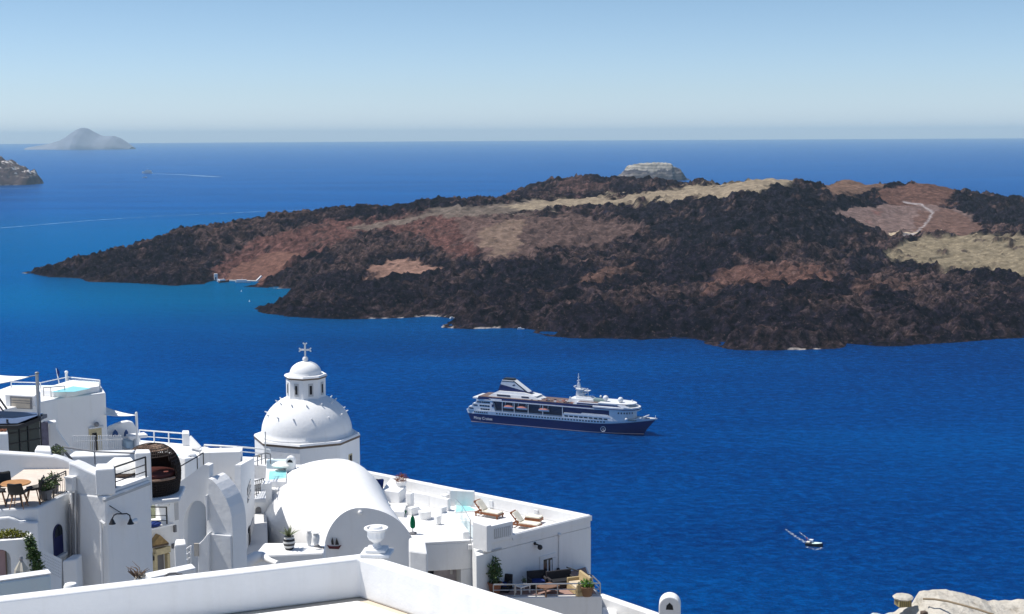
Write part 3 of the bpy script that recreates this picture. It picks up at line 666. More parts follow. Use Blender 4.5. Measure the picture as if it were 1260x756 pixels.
# lettering and emblem
def text_mesh(name, body, size, mat, parent, loc, rot, depth=0.03):
    cu = bpy.data.curves.new(name, 'FONT'); cu.body = body; cu.size = size; cu.extrude = depth
    to = bpy.data.objects.new(name + '_curve', cu); COL.objects.link(to)
    bpy.context.view_layer.update()
    me = bpy.data.meshes.new_from_object(to.evaluated_get(bpy.context.evaluated_depsgraph_get())); bpy.data.objects.remove(to)
    me.materials.clear(); me.materials.append(mat)
    o = bpy.data.objects.new(name, me); COL.objects.link(o); o.parent = parent; o.location = loc; o.rotation_euler = rot; return o
def on_hull(u, z):
    u0 = (u + 4.5) / 151.5; uu, y = side(u0, 0, z / zd(u)); return y
hl = hull.location
tx = text_mesh('lettering', 'Miray Cruises', 3.0, M['ship_white'], hull, Vector((2.2, -on_hull(8, 3.6) - 0.22, 2.75)) - hl, (rad(90 - 4), 0, rad(-1.0)))
tx.scale.x = 0.95
m = MB(); yy = on_hull(108, 3.3) + 0.1; ring = []
for k in range(28):
    a = 2 * math.pi * k / 28; ring.append((108 + 1.9 * math.cos(a), -yy - 0.12 * 0, 3.4 + 1.9 * math.sin(a)))
m.tube(ring + [ring[0]], 0.2, 6); m.tube([(107.2, -yy, 4.2), (108.6, -yy, 3.9), (107.3, -yy, 3.0), (108.9, -yy, 2.6)], 0.2, 6); m.tube([(108.9, -yy, 2.6), (109.3, -yy, 2.0)], 0.2, 6)
m.build('emblem', M['ship_white'], hull)

# ------------------------------------------------------------------ boats
M['boat_teal'] = simple('pale_green_canopy', (0.60, 0.74, 0.70), 0.6)
M['boat_dark'] = simple('dark_boat_hull', (0.015, 0.02, 0.03), 0.5)
def boat_hull(m, L, B, hgt, z0=-0.1):
    rows = []
    for i in range(13):
        s_ = i / 12; w = B / 2 * (1 if s_ < 0.5 else max(0.02, 1 - ((s_ - 0.5) / 0.5) ** 2.2)); x = -L / 2 + L * s_; zt = hgt * (1 + 0.35 * s_ ** 2)
        rows.append([(x, -w, zt), (x, -w * 0.85, z0), (x, w * 0.85, z0), (x, w, zt)])
    m.grid(rows); m.face([r for r in rows[0]])
    for A, B_ in zip(rows, rows[1:]): m.face([Vector(A[0]) + Vector((0, 0, -.1)), Vector(B_[0]) + Vector((0, 0, -.1)), Vector(B_[3]) + Vector((0, 0, -.1)), Vector(A[3]) + Vector((0, 0, -.1))])
bp = PZ(1002, 672, 0)
mb_ = local_thing('motor_boat', 'small dark hulled motor boat with pale green foredeck and white wake', 'boat', bp, rad(-24)); mb_.scale = (1.12, 1.25, 1.4)
m = MB(); boat_hull(m, 8.2, 2.9, 1.0); m.build('hull', M['boat_dark'], mb_)
m = MB(); rows = []
for i in range(9):
    s_ = i / 8; x = -0.9 + 4.6 * s_; w = 1.35 * max(0.05, 1 - s_ ** 2.4); z = 1.12 + 0.25 * s_
    rows.append([(x, -w, z), (x, -w * .5, z + 0.25), (x, 0, z + 0.32), (x, w * .5, z + 0.25), (x, w, z)])
m.grid(rows); m.build('foredeck', M['boat_teal'], mb_, smooth=True)
m = MB(); m.box((-1.5, 0, 2.3), (1.7, 2.0, 0.12)); m.box((-0.9, 0, 1.8), (0.12, 1.8, 1.0), ry=0.3); m.box((-2.2, -0.9, 1.7), (0.1, 0.1, 1.2)); m.box((-2.2, 0.9, 1.7), (0.1, 0.1, 1.2)); m.build('cabin', M['ship_white'], mb_)
m = MB(); m.box((-3.0, 0.3, 1.2), (1.6, 1.8, 0.4)); m.build('aft_seat', M['cream'], mb_)
m = MB(); m.tube([(-3.6, 0.8, 1.2), (-3.7, 0.8, 2.9)], 0.05, 6); m.box((-3.95, 0.8, 2.6), (0.6, 0.04, 0.45)); m.build('flag', simple('red_flag', (0.45, 0.05, 0.06), 0.8), mb_)
# wakes: thin broken foam lying on the water
t = NT('wake_foam'); fo = t.noise(0.7, 4, 0.75); fac = t.ramp(fo, [(0.47, 0.0), (0.66, 0.80)])
d1 = t.n('ShaderNodeBsdfDiffuse'); d1.inputs[0].default_value = (0.62, 0.70, 0.76, 1); t1 = t.n('ShaderNodeBsdfTransparent'); mx = t.n('ShaderNodeMixShader')
t.l(fac, mx.inputs[0]); t.l(t1.outputs[0], mx.inputs[1]); t.l(d1.outputs[0], mx.inputs[2]); t.l(mx.outputs[0], t.out.inputs[0]); M['foam'] = t.m
t = NT('old_wake'); fo = t.noise(0.02, 3, 0.6, vec=t.scaled((0.35, 2, 1))); fac = t.ramp(fo, [(0.35, 0.20), (0.65, 0.60)])
d1 = t.n('ShaderNodeBsdfDiffuse'); d1.inputs[0].default_value = (0.30, 0.48, 0.66, 1); t1 = t.n('ShaderNodeBsdfTransparent'); mx = t.n('ShaderNodeMixShader')
t.l(fac, mx.inputs[0]); t.l(t1.outputs[0], mx.inputs[1]); t.l(d1.outputs[0], mx.inputs[2]); t.l(mx.outputs[0], t.out.inputs[0]); M['old_wake'] = t.m
def wake(pix, w0, w1, mat, z=0.06):
    pts = [PZ(x, y, z) for x, y in pix]; m = MB(); rows = []
    n = 24; tot = []
    for i in range(n + 1):
        s_ = i / n * (len(pts) - 1); k = min(int(s_), len(pts) - 2); tot.append(pts[k].lerp(pts[k + 1], s_ - k))
    for i, p in enumerate(tot):
        d = (tot[min(i + 1, n)] - tot[max(i - 1, 0)]).normalized(); nrm = Vector((-d.y, d.x, 0)); w = (w0 + (w1 - w0) * i / n) * (0.7 + 0.6 * rs.random())
        rows.append([p + nrm * w, p - nrm * w])
    m.grid(rows); o = m.build('wake', mat); tag(o, kind='structure'); o.location.z = z; return o
wake([(1005, 673), (992, 668), (980, 661), (966, 651)], 1.6, 0.5, M['foam'])
wake([(1000, 667), (990, 660), (984, 655)], 0.5, 0.3, M['foam'])
wake([(1012, 674), (1004, 676.5), (992, 673)], 0.8, 1.2, M['foam'], 0.1)
# far ferry
def far_boat(label, px, py, L, B, h, cab, rz, name='ferry', cat='boat', mats=None, deck=None):
    r = local_thing(name, label, cat, PZ(px, py, 0), rz)
    m = MB(); boat_hull(m, L, B, h); m.build('hull', mats or M['ship_white'], r)
    m = MB(); deckbox(m, -L * 0.42, L * cab, B * 0.42, h, h * 2.1, 0, L * 0.08); m.build('cabin', deck or M['ship_white'], r)
    m = MB(); m.tube([(-L * 0.05, 0, h * 2), (-L * 0.05, 0, h * 3.4)], max(0.06, L * 0.008)); m.build('mast', M['ship_white'], r); return r
far_boat('white ferry far out towards the horizon trailing a long thin wake', 181, 213.5, 62, 14, 9, 0.25, rad(176))
wake([(186, 213.7), (220, 215), (270, 218)], 14, 26, M['old_wake'])
far_boat('tiny white sailing boat just below the far ferry', 178, 219, 26, 7, 3, 0.0, rad(180), 'sailing_boat')
wake([(-40, 284), (40, 277.5), (110, 271.5), (180, 267)], 5, 3, M['old_wake']); wake([(185, 266.5), (260, 263.5), (330, 260), (420, 257)], 3, 6, M['old_wake'])
wake([(-30, 233.5), (40, 231.5), (58, 231)], 14, 6, M['old_wake'])
M['boat_hull_brown'] = simple('brown_boat_hull', (0.16, 0.07, 0.05), 0.6)
far_boat('brown wooden excursion boat moored under the white hut', 275.5, 347.5, 17, 5, 2.3, 0.15, rad(35), 'excursion_boat', mats=M['boat_hull_brown'])
far_boat('long white excursion boat moored along the small pier', 299, 348, 23, 6, 2.2, 0.3, rad(3), 'excursion_boat')
far_boat('white boat tucked into the inlet between the lava tongues', 368, 359.6, 17, 4.5, 2.0, 0.1, rad(10), 'excursion_boat')
far_boat('small white boat in the notch of the dark lava shore', 556.5, 392.2, 7, 2.5, 1.0, 0.1, rad(40), 'small_boat')
far_boat('small pale boat lying close under the lava shore', 641, 405.6, 8, 2.6, 1.0, 0.1, rad(0), 'small_boat')
for x, y, lb_ in ((297, 359, 'small mooring buoy in the turquoise bay, the one nearer the pier'), (307, 371.5, 'small mooring buoy off the tip of the lava tongue')):
    m = MB(); p = PZ(x, y, 0); m.lathe([(0.1, -0.4), (0.9, 0.0), (1.0, 0.6), (0.4, 1.2), (0.15, 2.6), (0.02, 2.7)], p, 10); tag(m.build('mooring_buoy', M['ship_white'], smooth=True), lb_, 'buoy', 'mooring buoys')
# pier and hut on the shore of the island
a, b = PZ(281, 345.6, 1.2), PZ(318, 346.4, 1.2); m = MB(); m.bar(a + Vector((0, 6, -.8)), b + Vector((0, 6, -.8)), 5, 2.6); tag(m.build('pier', simple('pale_concrete', (0.62, 0.59, 0.55), 0.85)), 'pale concrete landing pier at the foot of the brown slope', 'pier')
m = MB(); p = PZ(264.5, 339.5, 9); m.box(p + Vector((0, 6, -2)), (5, 6, 9), rz=0.3); hut = m.build('hut', M['ship_white']); tag(hut, 'small white chapel hut standing above the landing pier', 'hut')
m = MB(); m.box(p + Vector((0.5, 2.9, -4.2)), (1.6, 0.4, 3.4), rz=0.3); m.build('door', M['ship_shade'], hut)
m = MB(); m.bar(PZ(266, 343, 5) + Vector((2, 0, -2.5)), PZ(272, 347, 1) + Vector((2, 4, -0.8)), 2.5, 4); tag(m.build('stairway', M['ship_white']), 'white steps running down from the hut to the pier', 'stairway')
m = MB(); m.bar(PZ(316, 346, 2), PZ(322, 340, 9), 3.5, 2.5); tag(m.build('ramp', M['ship_white']), 'pale path ramp climbing from the right end of the pier', 'ramp')
# ------------------------------------------------------------------ helpers for the town
class Facade:
    """a vertical wall plane through two ground points (left, right as seen from the camera)"""
    def __init__(s, A, B):
        s.A = Vector((A[0], A[1], 0)); s.B = Vector((B[0], B[1], 0)); s.u = (s.B - s.A).normalized()
        s.n = Vector((s.u.y, -s.u.x, 0))          # towards the camera
        s.rz = math.atan2(s.u.y, s.u.x)
    def pt(s, px, py, out=0.0):
        d = ray(px, py); o = s.A + s.n * out
        k = (o - EYE).dot(s.n) / d.dot(s.n); return EYE + d * k
    def box(s, m, x0, y0, x1, y1, out=0.05, inn=0.05):
        """box covering the pixel rectangle on the wall, from `inn` behind to `out` in front of it"""
        ym, xm = (y0 + y1) / 2, (x0 + x1) / 2
        a, b = s.pt(x0, ym), s.pt(x1, ym); t_, bt = s.pt(xm, y0), s.pt(xm, y1)
        c = (a + b) / 2 + s.n * (out - inn) / 2; c.z = (t_.z + bt.z) / 2
        m.box(c, ((b - a).length, out + inn, abs(t_.z - bt.z)), s.rz); return c
    def arch(s, x0, y0, x1, y1, n=12, out=0.0):
        """outline of a round headed opening, as points on the wall"""
        ym, xm = (y0 + y1) / 2, (x0 + x1) / 2
        a, b = s.pt(x0, ym, out), s.pt(x1, ym, out); zt, zb_ = s.pt(xm, y0, out).z, s.pt(xm, y1, out).z
        hw = (b - a).length / 2; c = (a + b) / 2; zs = max(zb_, zt - hw); pts = []
        for i in range(n + 1):
            an = math.pi * i / n; p = c + s.u * (hw * math.cos(an)); pts.append(Vector((p.x, p.y, zs + (zt - zs) * math.sin(an))))
        l, r = c - s.u * hw, c + s.u * hw
        return [Vector((r.x, r.y, zb_))] + pts + [Vector((l.x, l.y, zb_))]
def xy(p): return (p[0], p[1])
def roofpts(pix, drop): return [xy(PD(x, y, drop)) for x, y in pix]
def railing(name, pts, hgt, label, mat, posts=None, rails=(0.5,), r=0.025, rp=0.03, cat='railing', group=None, spindles=0):
    """pts: 3-D points along the foot of the railing"""
    rt = thing(name, label, cat, pts[0], group)
    up = Vector((0, 0, 1)); m = MB(); m.tube([Vector(p) + up * hgt for p in pts], r * 1.3); m.build('top_rail', mat, rt, smooth=True)
    for f in rails:
        m = MB(); m.tube([Vector(p) + up * hgt * f for p in pts], r * 0.8, 6); m.build('mid_rail', mat, rt)
    allp = []
    for a, b in zip(pts, pts[1:]):
        n = max(1, round((Vector(b) - Vector(a)).length / (posts or 1.5)))
        for i in range(n): allp.append(Vector(a).lerp(Vector(b), i / n))
    allp.append(Vector(pts[-1]))
    for p in allp:
        m = MB(); m.tube([p, p + up * hgt], rp, 6); m.build('post', mat, rt)
    if spindles:
        for a, b in zip(pts, pts[1:]):
            n = int((Vector(b) - Vector(a)).length / spindles)
            for i in range(1, n):
                p = Vector(a).lerp(Vector(b), i / n); m = MB(); m.tube([p + up * 0.06, p + up * hgt], r * 0.45, 5); m.build('spindle', mat, rt)
    return rt
def leaves(m, c, rx, rz_, n, size, rnd, droop=0.0):
    for _ in range(n):
        d = Vector((rnd.gauss(0, 1), rnd.gauss(0, 1), rnd.gauss(0, 1))).normalized() * (rnd.random() ** 0.4)
        p = Vector(c) + Vector((d.x * rx, d.y * rx, d.z * rz_))
        u = Vector((rnd.gauss(0, 1), rnd.gauss(0, 1), rnd.gauss(0, 1) - droop)).normalized(); v = u.cross(Vector((rnd.gauss(0, 1), rnd.gauss(0, 1), rnd.gauss(0, 1)))).normalized()
        L_, w = size * (0.7 + 0.6 * rnd.random()), size * 0.38
        m.face([p, p + u * L_ * 0.5 + v * w * 0.5, p + u * L_, p + u * L_ * 0.5 - v * w * 0.5])
def blades(m, c, n, length, width, rnd, up=0.7):
    for i in range(n):
        a = 2 * math.pi * (i + rnd.random() * 0.6) / n; e = up * (0.45 + 0.75 * rnd.random()); L_ = length * (0.75 + 0.4 * rnd.random())
        d = Vector((math.cos(a) * math.cos(e), math.sin(a) * math.cos(e), math.sin(e))); s_ = Vector((-math.sin(a), math.cos(a), 0)) * width / 2
        p0 = Vector(c); p1 = p0 + d * L_ * 0.55; p2 = p0 + d * L_ + Vector((0, 0, -0.08 * L_))
        m.face([p0 - s_, p0 + s_, p1 + s_ * 0.9, p1 - s_ * 0.9]); m.face([p1 - s_ * 0.9, p1 + s_ * 0.9, p2])
def potted(name, label, c, pot_r, pot_h, mat_pot, mat_leaf, rx, rz_, n, size, rnd, cat='plant', group=None):
    rt = thing(name, label, cat, c, group)
    m = MB(); m.lathe([(pot_r * 0.7, 0), (pot_r, pot_h * 0.9), (pot_r * 1.1, pot_h * 0.9), (pot_r * 1.1, pot_h), (pot_r * 0.9, pot_h), (pot_r * 0.85, pot_h * 0.85)], c, 14); m.build('pot', mat_pot, rt, smooth=True)
    m = MB(); leaves(m, Vector(c) + Vector((0, 0, pot_h + rz_ * 0.8)), rx, rz_, n, size, rnd)
    f = m.build('foliage', mat_leaf, rt)
    m = MB()
    for k in range(4): m.tube([Vector(c) + Vector((0, 0, pot_h * 0.8)), Vector(c) + Vector((rnd.gauss(0, rx * .3), rnd.gauss(0, rx * .3), pot_h + rz_ * 1.3))], 0.012, 5)
    m.build('stem', M['bark'], rt); return rt
rt_ = random.Random(3)

# ------------------------------------------------------------------ hillside under the town, down to the water
xs = np.arange(-260, 300, 5.0); ys = np.arange(-70, 470, 5.0); X, Y = np.meshgrid(xs, ys)
base = np.interp(Y, [-70, 0, 20, 45, 65, 95, 112, 135, 200, 300, 420, 470], [214, 207.5, 203.5, 200.5, 193, 186, 178, 150, 105, 55, 6, -8])
base = base - 4 * sstep(0, 30, X) - 0.12 * np.clip(X - 20, 0, 200) + (fbm(X / 18, Y / 18, 90, 4) - 0.5) * 7 * sstep(30, 120, Y)
t = NT('hillside_rock'); sn = t.noise(0.12, 6, 0.7); rock_ = t.ramp(sn, [(0.3, (0.10, 0.075, 0.06)), (0.55, (0.20, 0.16, 0.13)), (0.75, (0.30, 0.26, 0.22))])
sy_ = t.n('ShaderNodeSeparateXYZ'); t.l(t.geo(), sy_.inputs[0]); my_ = t.n('ShaderNodeMapRange'); my_.inputs[1].default_value = 104; my_.inputs[2].default_value = 112; my_.inputs[3].default_value = 1; my_.inputs[4].default_value = 0; t.l(sy_.outputs[1], my_.inputs[0])
t.bsdf(t.mix(my_.outputs[0], rock_, (0.36, 0.34, 0.31)), 0.95, 0.1, 0, t.bump(t.noise(0.5, 6, 0.7), 0.8, 1.0))  # unseen ground among the houses paled to bounce light onto the walls
o, _ = mesh_from('hillside', X, Y, base, None, t.m); tag(o, kind='structure')

# ================================================================== right: the big white house with the roof terrace
DJ = 24.9                                                 # drop of its parapet top below the eye
Jc, Jb, Ja = PD(727, 633.5, DJ), PD(440, 576.5, DJ), PD(586, 668, DJ)   # far right corner, back left, front left
zJ = H - DJ
fJ = Facade(Ja, Jc)
inner = (xy(Jb) , xy(Jc), xy(Ja))
Jroot = thing('terrace_house', 'large white house with a walled roof terrace of sunbeds, standing out over the sea', 'house', (Jc.x - 3, Jc.y, zJ - 8))
back_dir = (Jb - Jc).normalized(); front_dir = (Ja - Jc).normalized()
bn = Vector((back_dir.y, -back_dir.x, 0));  bn = bn if bn.dot(Vector((0, -1, 0))) > 0 else -bn      # inwards from the back parapet
Jd = Ja + back_dir * (Jb - Jc).length
Pa, Pb = PD(515, 668, 25.6), PD(583, 664.5, 25.6); up_ = (Pb - Pa).normalized(); pn_ = Vector((-up_.y, up_.x, 0))
m = MB(); m.prism([xy(Jb), xy(Jc), xy(Ja), xy(Pb + pn_ * 3.0), xy(Pa + pn_ * 3.0 - up_ * 2), (Pa.x - 5.5, Pa.y + 6)], zJ - 9.0, zJ - 0.85); m.build('wall', M['white'], Jroot)
fl = zJ - 0.85
def strip(a, b, th, inw, z0, z1, mt=None):
    a, b, i = Vector(a), Vector(b), Vector(inw) * th; mm = mt or MB(); mm.prism([xy(a), xy(b), xy(b + i), xy(a + i)], z0, z1); return mm
strip(Jb, Jc - back_dir * 0.0 + back_dir * 0.30, 0.45, bn, fl + 0.003, zJ).build('back_parapet', M['white'], Jroot, bevel=0.07)
fin = -fJ.n
strip(Jc, fJ.pt(597, 664), 0.30, fin, fl + 0.003, zJ - 0.004).build('front_parapet', M['white'], Jroot, bevel=0.07)
m = MB(); strip(Jc - front_dir * 0.06 + fJ.n * 0.06, fJ.pt(630, 652) + fJ.n * 0.06, 0.058, fin, zJ - 0.42, zJ - 0.06, m); m.build('cornice', M['white'], Jroot, bevel=0.03)
# the corner block with the louvred vent
m = MB(); fJ.box(m, 601.5, 644, 629, 665.5, 0.16, 0.75); vb = m.build('vent_block', M['white'], Jroot, bevel=0.05)
m = MB(); fJ.box(m, 606, 648.5, 626, 660.5, 0.18, 0.0); m.build('vent', M['grey_wall'], vb)
m = MB()
for k in range(8): fJ.box(m, 607 + k * 2.4, 648.5, 607.8 + k * 2.4, 660, 0.20, -0.17)
m.build('vent_louvre', M['white_old_shade'], vb)
m = MB(); fJ.box(m, 594, 645, 599.5, 678, 0.42, 1.0); m.build('side_pier', M['white'], Jroot, bevel=0.05)
# door with its frame
m = MB()
for (a, b, c, d) in ((664, 686, 668, 718), (679.5, 686, 683.5, 718), (664, 682.5, 683.5, 687.3)): fJ.box(m, a, b, c, d, 0.06, 0.02)
dr = m.build('door_frame', M['white'], Jroot)
m = MB(); fJ.box(m, 668.2, 687.5, 679.3, 718, 0.012, 0.02); m.build('door', M['glass_dark'], Jroot)
m = MB(); fJ.box(m, 673, 689, 674.4, 717, 0.03, -0.012); fJ.box(m, 677, 689, 679, 717, 0.02, -0.012); m.build('curtain', M['white_old_shade'], Jroot)
# wall lamp and pipes
m = MB(); p = fJ.pt(660, 670); m.tube([p, p + fJ.n * 0.35], 0.04, 6); m.ball(p + fJ.n * 0.35 + Vector((0, 0, -.12)), 0.17, 10); m.ball(p + fJ.n * 0.2 + Vector((-.22, 0, .1)), 0.10, 8); tag(m.build('wall_lamp', M['black_metal']), 'black lantern on the wall of the terrace house above the furnished balcony', 'lamp')
m = MB(); m.tube([fJ.pt(688, 659, .05), fJ.pt(688, 700, .05)], 0.05, 6); m.ball(fJ.pt(688.5, 658.5, .08), .12, 8); m.build('drain_pipe', M['white_paint'], Jroot)
m = MB(); m.tube([fJ.pt(599, 680, .06), fJ.pt(617, 675, .06)], 0.04, 6); m.build('wall_pipe', M['grey_wall'], Jroot)
for k, x in enumerate((563, 615, 671)):
    p = PD(x, [606.5, 617, 628][k], DJ + 0.5); d_ = (p - Jc).dot(bn); p = p - bn * (d_ - 0.46)
    m = MB(); m.box(p, (0.34, 0.12, 0.5), math.atan2(back_dir.y, back_dir.x)); m.build('terrace_light', M['white_old_shade'], Jroot, bevel=0.03)
# low cross wall, seat steps and left part of the terrace
def onfl(px, py): return PD(px, py, H - fl)
def lowwall(name, pix, h, th, mat=None, parent=Jroot, bevel=0.05, lift=0.004):
    mm = MB(); pts = [onfl(x, y) for x, y in pix]
    for a, b in zip(pts, pts[1:]):
        d = (b - a).normalized(); n_ = Vector((-d.y, d.x, 0)) * th / 2
        mm.prism([xy(a - n_), xy(b - n_), xy(b + n_), xy(a + n_)], fl + lift, fl + h)
    return mm.build(name, mat or M['white'], parent, bevel=bevel)
lowwall('cross_wall', [(554, 622.5), (584, 624)], 1.15, 0.25)
lowwall('cross_wall', [(501, 601.5), (531, 605)], 0.62, 0.2)
lowwall('dividing_wall', [(508, 619), (530, 623.5), (553, 629)], 0.85, 0.3)
lowwall('dividing_wall', [(546, 639), (560, 650), (574, 664)], 0.5, 0.45)
lowwall('stub_wall', [(545, 618), (552, 619)], 0.6, 0.5)
lowwall('stub_wall', [(492, 611.5), (498, 612)], 0.68, 0.5)
lowwall('stub_wall', [(501, 626), (508, 627)], 1.15, 0.4)
# raised planter block with the dry red bush
def ontop(px, py, h): return PD(px, py, H - fl - h)
pts = [ontop(470, 603, .85), ontop(491, 606, .85), ontop(500, 598.5, .85), ontop(481, 588, .85)]
m = MB(); m.prism([xy(p) for p in pts], fl + .004, fl + 0.85); m.build('seat_block', M['white'], Jroot, bevel=0.05)
m = MB(); m.prism([xy(ontop(x, y, .5)) for x, y in ((470, 608), (492, 611.5), (493, 607.5), (471, 604.5))], fl + .004, fl + 0.5); m.build('seat_block', M['white'], Jroot, bevel=0.05)
m = MB(); m.prism([xy(ontop(x, y, .4)) for x, y in ((478, 629), (497, 630), (500, 622), (474, 619))], fl + .004, fl + 0.4); m.build('seat_block', M['white'], Jroot, bevel=0.05)
c = ontop(493.5, 598.5, .852); b_ = thing('dry_bush', 'round bush of dry red stems in a white pot on the roof terrace', 'bush', c)
m = MB(); m.lathe([(0.3, 0), (0.42, 0.35), (0.36, 0.35)], c, 14); m.build('pot', M['white'], b_)
m = MB(); leaves(m, c + Vector((0, 0, 0.6)), 0.5, 0.32, 420, 0.12, rt_); m.build('stems', M['dry_red'], b_)
# round white table, cube stools, plunge pool and glass screen
def round_block(label, px, py, r, h, name='round_table', cat='table'):
    c = onfl(px, py); m = MB(); m.lathe([(r * 0.82, 0.004), (r * 0.86, h * 0.1), (r * 0.98, h * 0.85), (r, h), (r * 0.9, h + .01)], c, 24); return tag(m.build(name, M['white_paint'], smooth=True), label, cat)
round_block('low round white drum table on the roof terrace', 523, 638.5, 0.46, 0.55)
m = MB(); c = onfl(538.5, 645.5); m.box(c + Vector((0, 0, 0.3)), (0.36, 0.36, 0.58), fJ.rz); tag(m.build('side_table', M['white_paint'], bevel=0.04), 'tall white cube table standing right of the round drum table', 'table')
m = MB(); c = onfl(541, 643.5) + Vector((0.2, 0.75, 0)); m.box(c + Vector((0, 0, 0.45)), (0.45, 0.3, 0.88), fJ.rz); m.build('stub_wall', M['white'], Jroot, bevel=0.04)
m = MB(); c = onfl(509, 633); m.box(c + Vector((0, 0, 0.27)), (0.7, 0.5, 0.5), fJ.rz); tag(m.build('side_table', M['white_paint'], bevel=0.04), 'low white cube stool left of the round drum table', 'stool')
def sun_mattress(label, px, py, rz, mats=None, L_=1.9, w=0.75):
    c = onfl(px, py); rt = local_thing('daybed', label, 'daybed', c, rz)
    m = MB(); m.box((0, 0, 0.16), (L_, w, 0.3)); m.build('base', M['white_paint'], rt, bevel=0.03); m = MB(); m.box((0, 0, 0.38), (L_ * .96, w * .94, 0.13)); m.build('mattress', mats or M['canvas'], rt, bevel=0.05)
    m = MB(); m.box((-L_ * 0.36, 0, 0.5), (0.4, w * 0.8, 0.12), ry=-0.3); m.build('cushion', M['canvas'], rt, bevel=0.05); return rt
sun_mattress('white daybed with cushions beside the green parasol', 487, 628.5, rad(10), L_=1.7)
sun_mattress('white daybed half hidden behind the vault', 474, 634, rad(-60), L_=1.5)
# folded blue beach chair and closed green parasols
m = MB(); c = onfl(466, 606.5); m.box(c + Vector((0, 0, 0.55)), (0.7, 0.18, 1.0), 0.4, rx=0.35); tag(m.build('deck_chair', M['navy_cloth'], bevel=0.05), 'blue folded deck chair propped beside the white seat block', 'chair')
m = MB(); c = onfl(460, 604); m.box(c + Vector((0, 0, 0.5)), (0.55, 0.16, 0.8), 0.5, rx=0.4); tag(m.build('deck_chair', M['pot_grey'], bevel=0.05), 'grey folded deck chair partly hidden by the white vault', 'chair')
def parasol_closed(label, c, h, mat, r=0.17, base=True):
    rt = thing('closed_parasol', label, 'parasol', c)
    m = MB(); m.tube([Vector(c), Vector(c) + Vector((0, 0, h))], 0.03, 8); m.build('pole', M['grey_metal'], rt)
    m = MB(); seg = 12; m.lathe([(r * .6, h * 0.30), (r, h * 0.38), (r * 1.05, h * 0.6), (r * 0.75, h * 0.85), (0.04, h * 0.97)], c, seg)
    for i, v in enumerate(m.b.verts): 
        k = i % seg; f = 0.78 if k % 2 else 1.1; v.co.x = c[0] + (v.co.x - c[0]) * f; v.co.y = c[1] + (v.co.y - c[1]) * f
    m.build('cover', mat, rt); 
    m = MB(); m.lathe([(0.03, h * .97), (0.05, h), (0.03, h * 1.04)], c, 8); m.build('finial', M['grey_metal'], rt)
    if base: m = MB(); m.lathe([(0.25, 0), (0.25, 0.08), (0.05, 0.1)], c, 14); m.build('foot', M['pot_grey'], rt)
    return rt
parasol_closed('closed dark green parasol standing by the white wall end of the roof terrace', onfl(508, 657), 1.25, M['green_cloth'], 0.15)
m = MB(); c = onfl(497, 633.5); m.box(c + Vector((0, 0, 0.2)), (0.36, 0.16, 0.3), 0.6, ry=0.5); tag(m.build('cushion', M['green_cloth'], bevel=0.06), 'green cushion leaning on the corner of the white daybed', 'cushion')
pool_px = ((559, 632), (588, 629.5), (579, 624.5), (560, 621.5))
pr_ = thing('plunge_pool', 'small turquoise plunge pool set in the roof terrace behind glass', 'pool', onfl(570, 627))
m = MB(); m.prism([xy(onfl(x, y)) for x, y in pool_px], fl + .004, fl + 0.06); m.build('pool_rim', M['white'], pr_)
m = MB(); cx = sum((onfl(x, y) for x, y in pool_px), Vector()) / 4; m.prism([xy(cx.lerp(onfl(x, y), 0.86)) for x, y in pool_px], fl + .06, fl + 0.075); m.build('water', M['pool_water'], pr_)
gs = thing('glass_screen', 'clear glass balustrade along the edge of the plunge pool terrace', 'glass screen', onfl(569, 650))
gp = [onfl(561, 641), onfl(569.5, 650), onfl(579, 668)]
for a, b in zip(gp, gp[1:]):
    m = MB(); d = (b - a).normalized(); n_ = Vector((-d.y, d.x, 0)) * 0.012; m.prism([xy(a - n_), xy(b - n_), xy(b + n_), xy(a + n_)], fl + 0.45, fl + 1.5); m.build('glass_pane', M['clear_glass'], gs)
    m = MB(); m.tube([a + Vector((0, 0, 1.5)), b + Vector((0, 0, 1.5))], 0.02, 6); m.build('top_rail', M['steel'], gs)
m = MB(); m.tube([gp[2], gp[2] + Vector((0, 0, 1.5))], 0.035, 6); m.build('end_post', M['steel'], gs)
# wooden sun loungers
def lounger(label, px, py, rz):
    rt = local_thing('sun_lounger', label, 'sun lounger', onfl(px, py), rz, 'wooden sun loungers on the roof terrace')
    m = MB(); m.box((0.95, -.36, 0.26), (1.9, 0.07, 0.12)); m.box((0.95, .36, 0.26), (1.9, 0.07, 0.12)); m.box((1.88, 0, 0.26), (0.07, 0.66, 0.12)); m.box((0.035, 0, 0.26), (0.07, .66, 0.12)); m.build('frame', M['wood'], rt)
    for x in (0.08, 1.8):
        for y in (-.35, .35): m = MB(); m.box((x, y, 0.10), (0.08, 0.08, 0.2)); m.build('leg', M['wood'], rt)
    m = MB(); m.box((1.2, 0, 0.37), (1.35, 0.66, 0.13)); m.build('mattress', M['cream'], rt, bevel=0.04)
    bk = MB(); a = Vector((0.52, 0, 0.34)); b = Vector((-0.05, 0, 0.98))
    for y in (-.34, .34): bk.bar(a + Vector((0, y, 0)), b + Vector((0, y, 0)), 0.07)
    bk.bar(b + Vector((0, -.37, 0)), b + Vector((0, .37, 0)), 0.08, 0.12); bk.bar(a.lerp(b, .45) + Vector((0, -.34, 0)), a.lerp(b, .45) + Vector((0, .34, 0)), 0.05, 0.09); bk.build('backrest', M['wood'], rt)
    m = MB(); m.bar(a + Vector((0.09, 0, 0.1)), b + Vector((0.12, 0, 0.05)), 0.62, 0.12); m.build('back_cushion', M['cream'], rt, bevel=0.04); return rt
lrz = math.atan2(-back_dir.y, -back_dir.x)
lounger('wooden sun lounger nearest the pool, only its backrest and head end clear', 588, 633.5, lrz + 0.1)
lounger('wooden sun lounger by the front parapet with its backrest raised', 632, 648, lrz + 0.22)
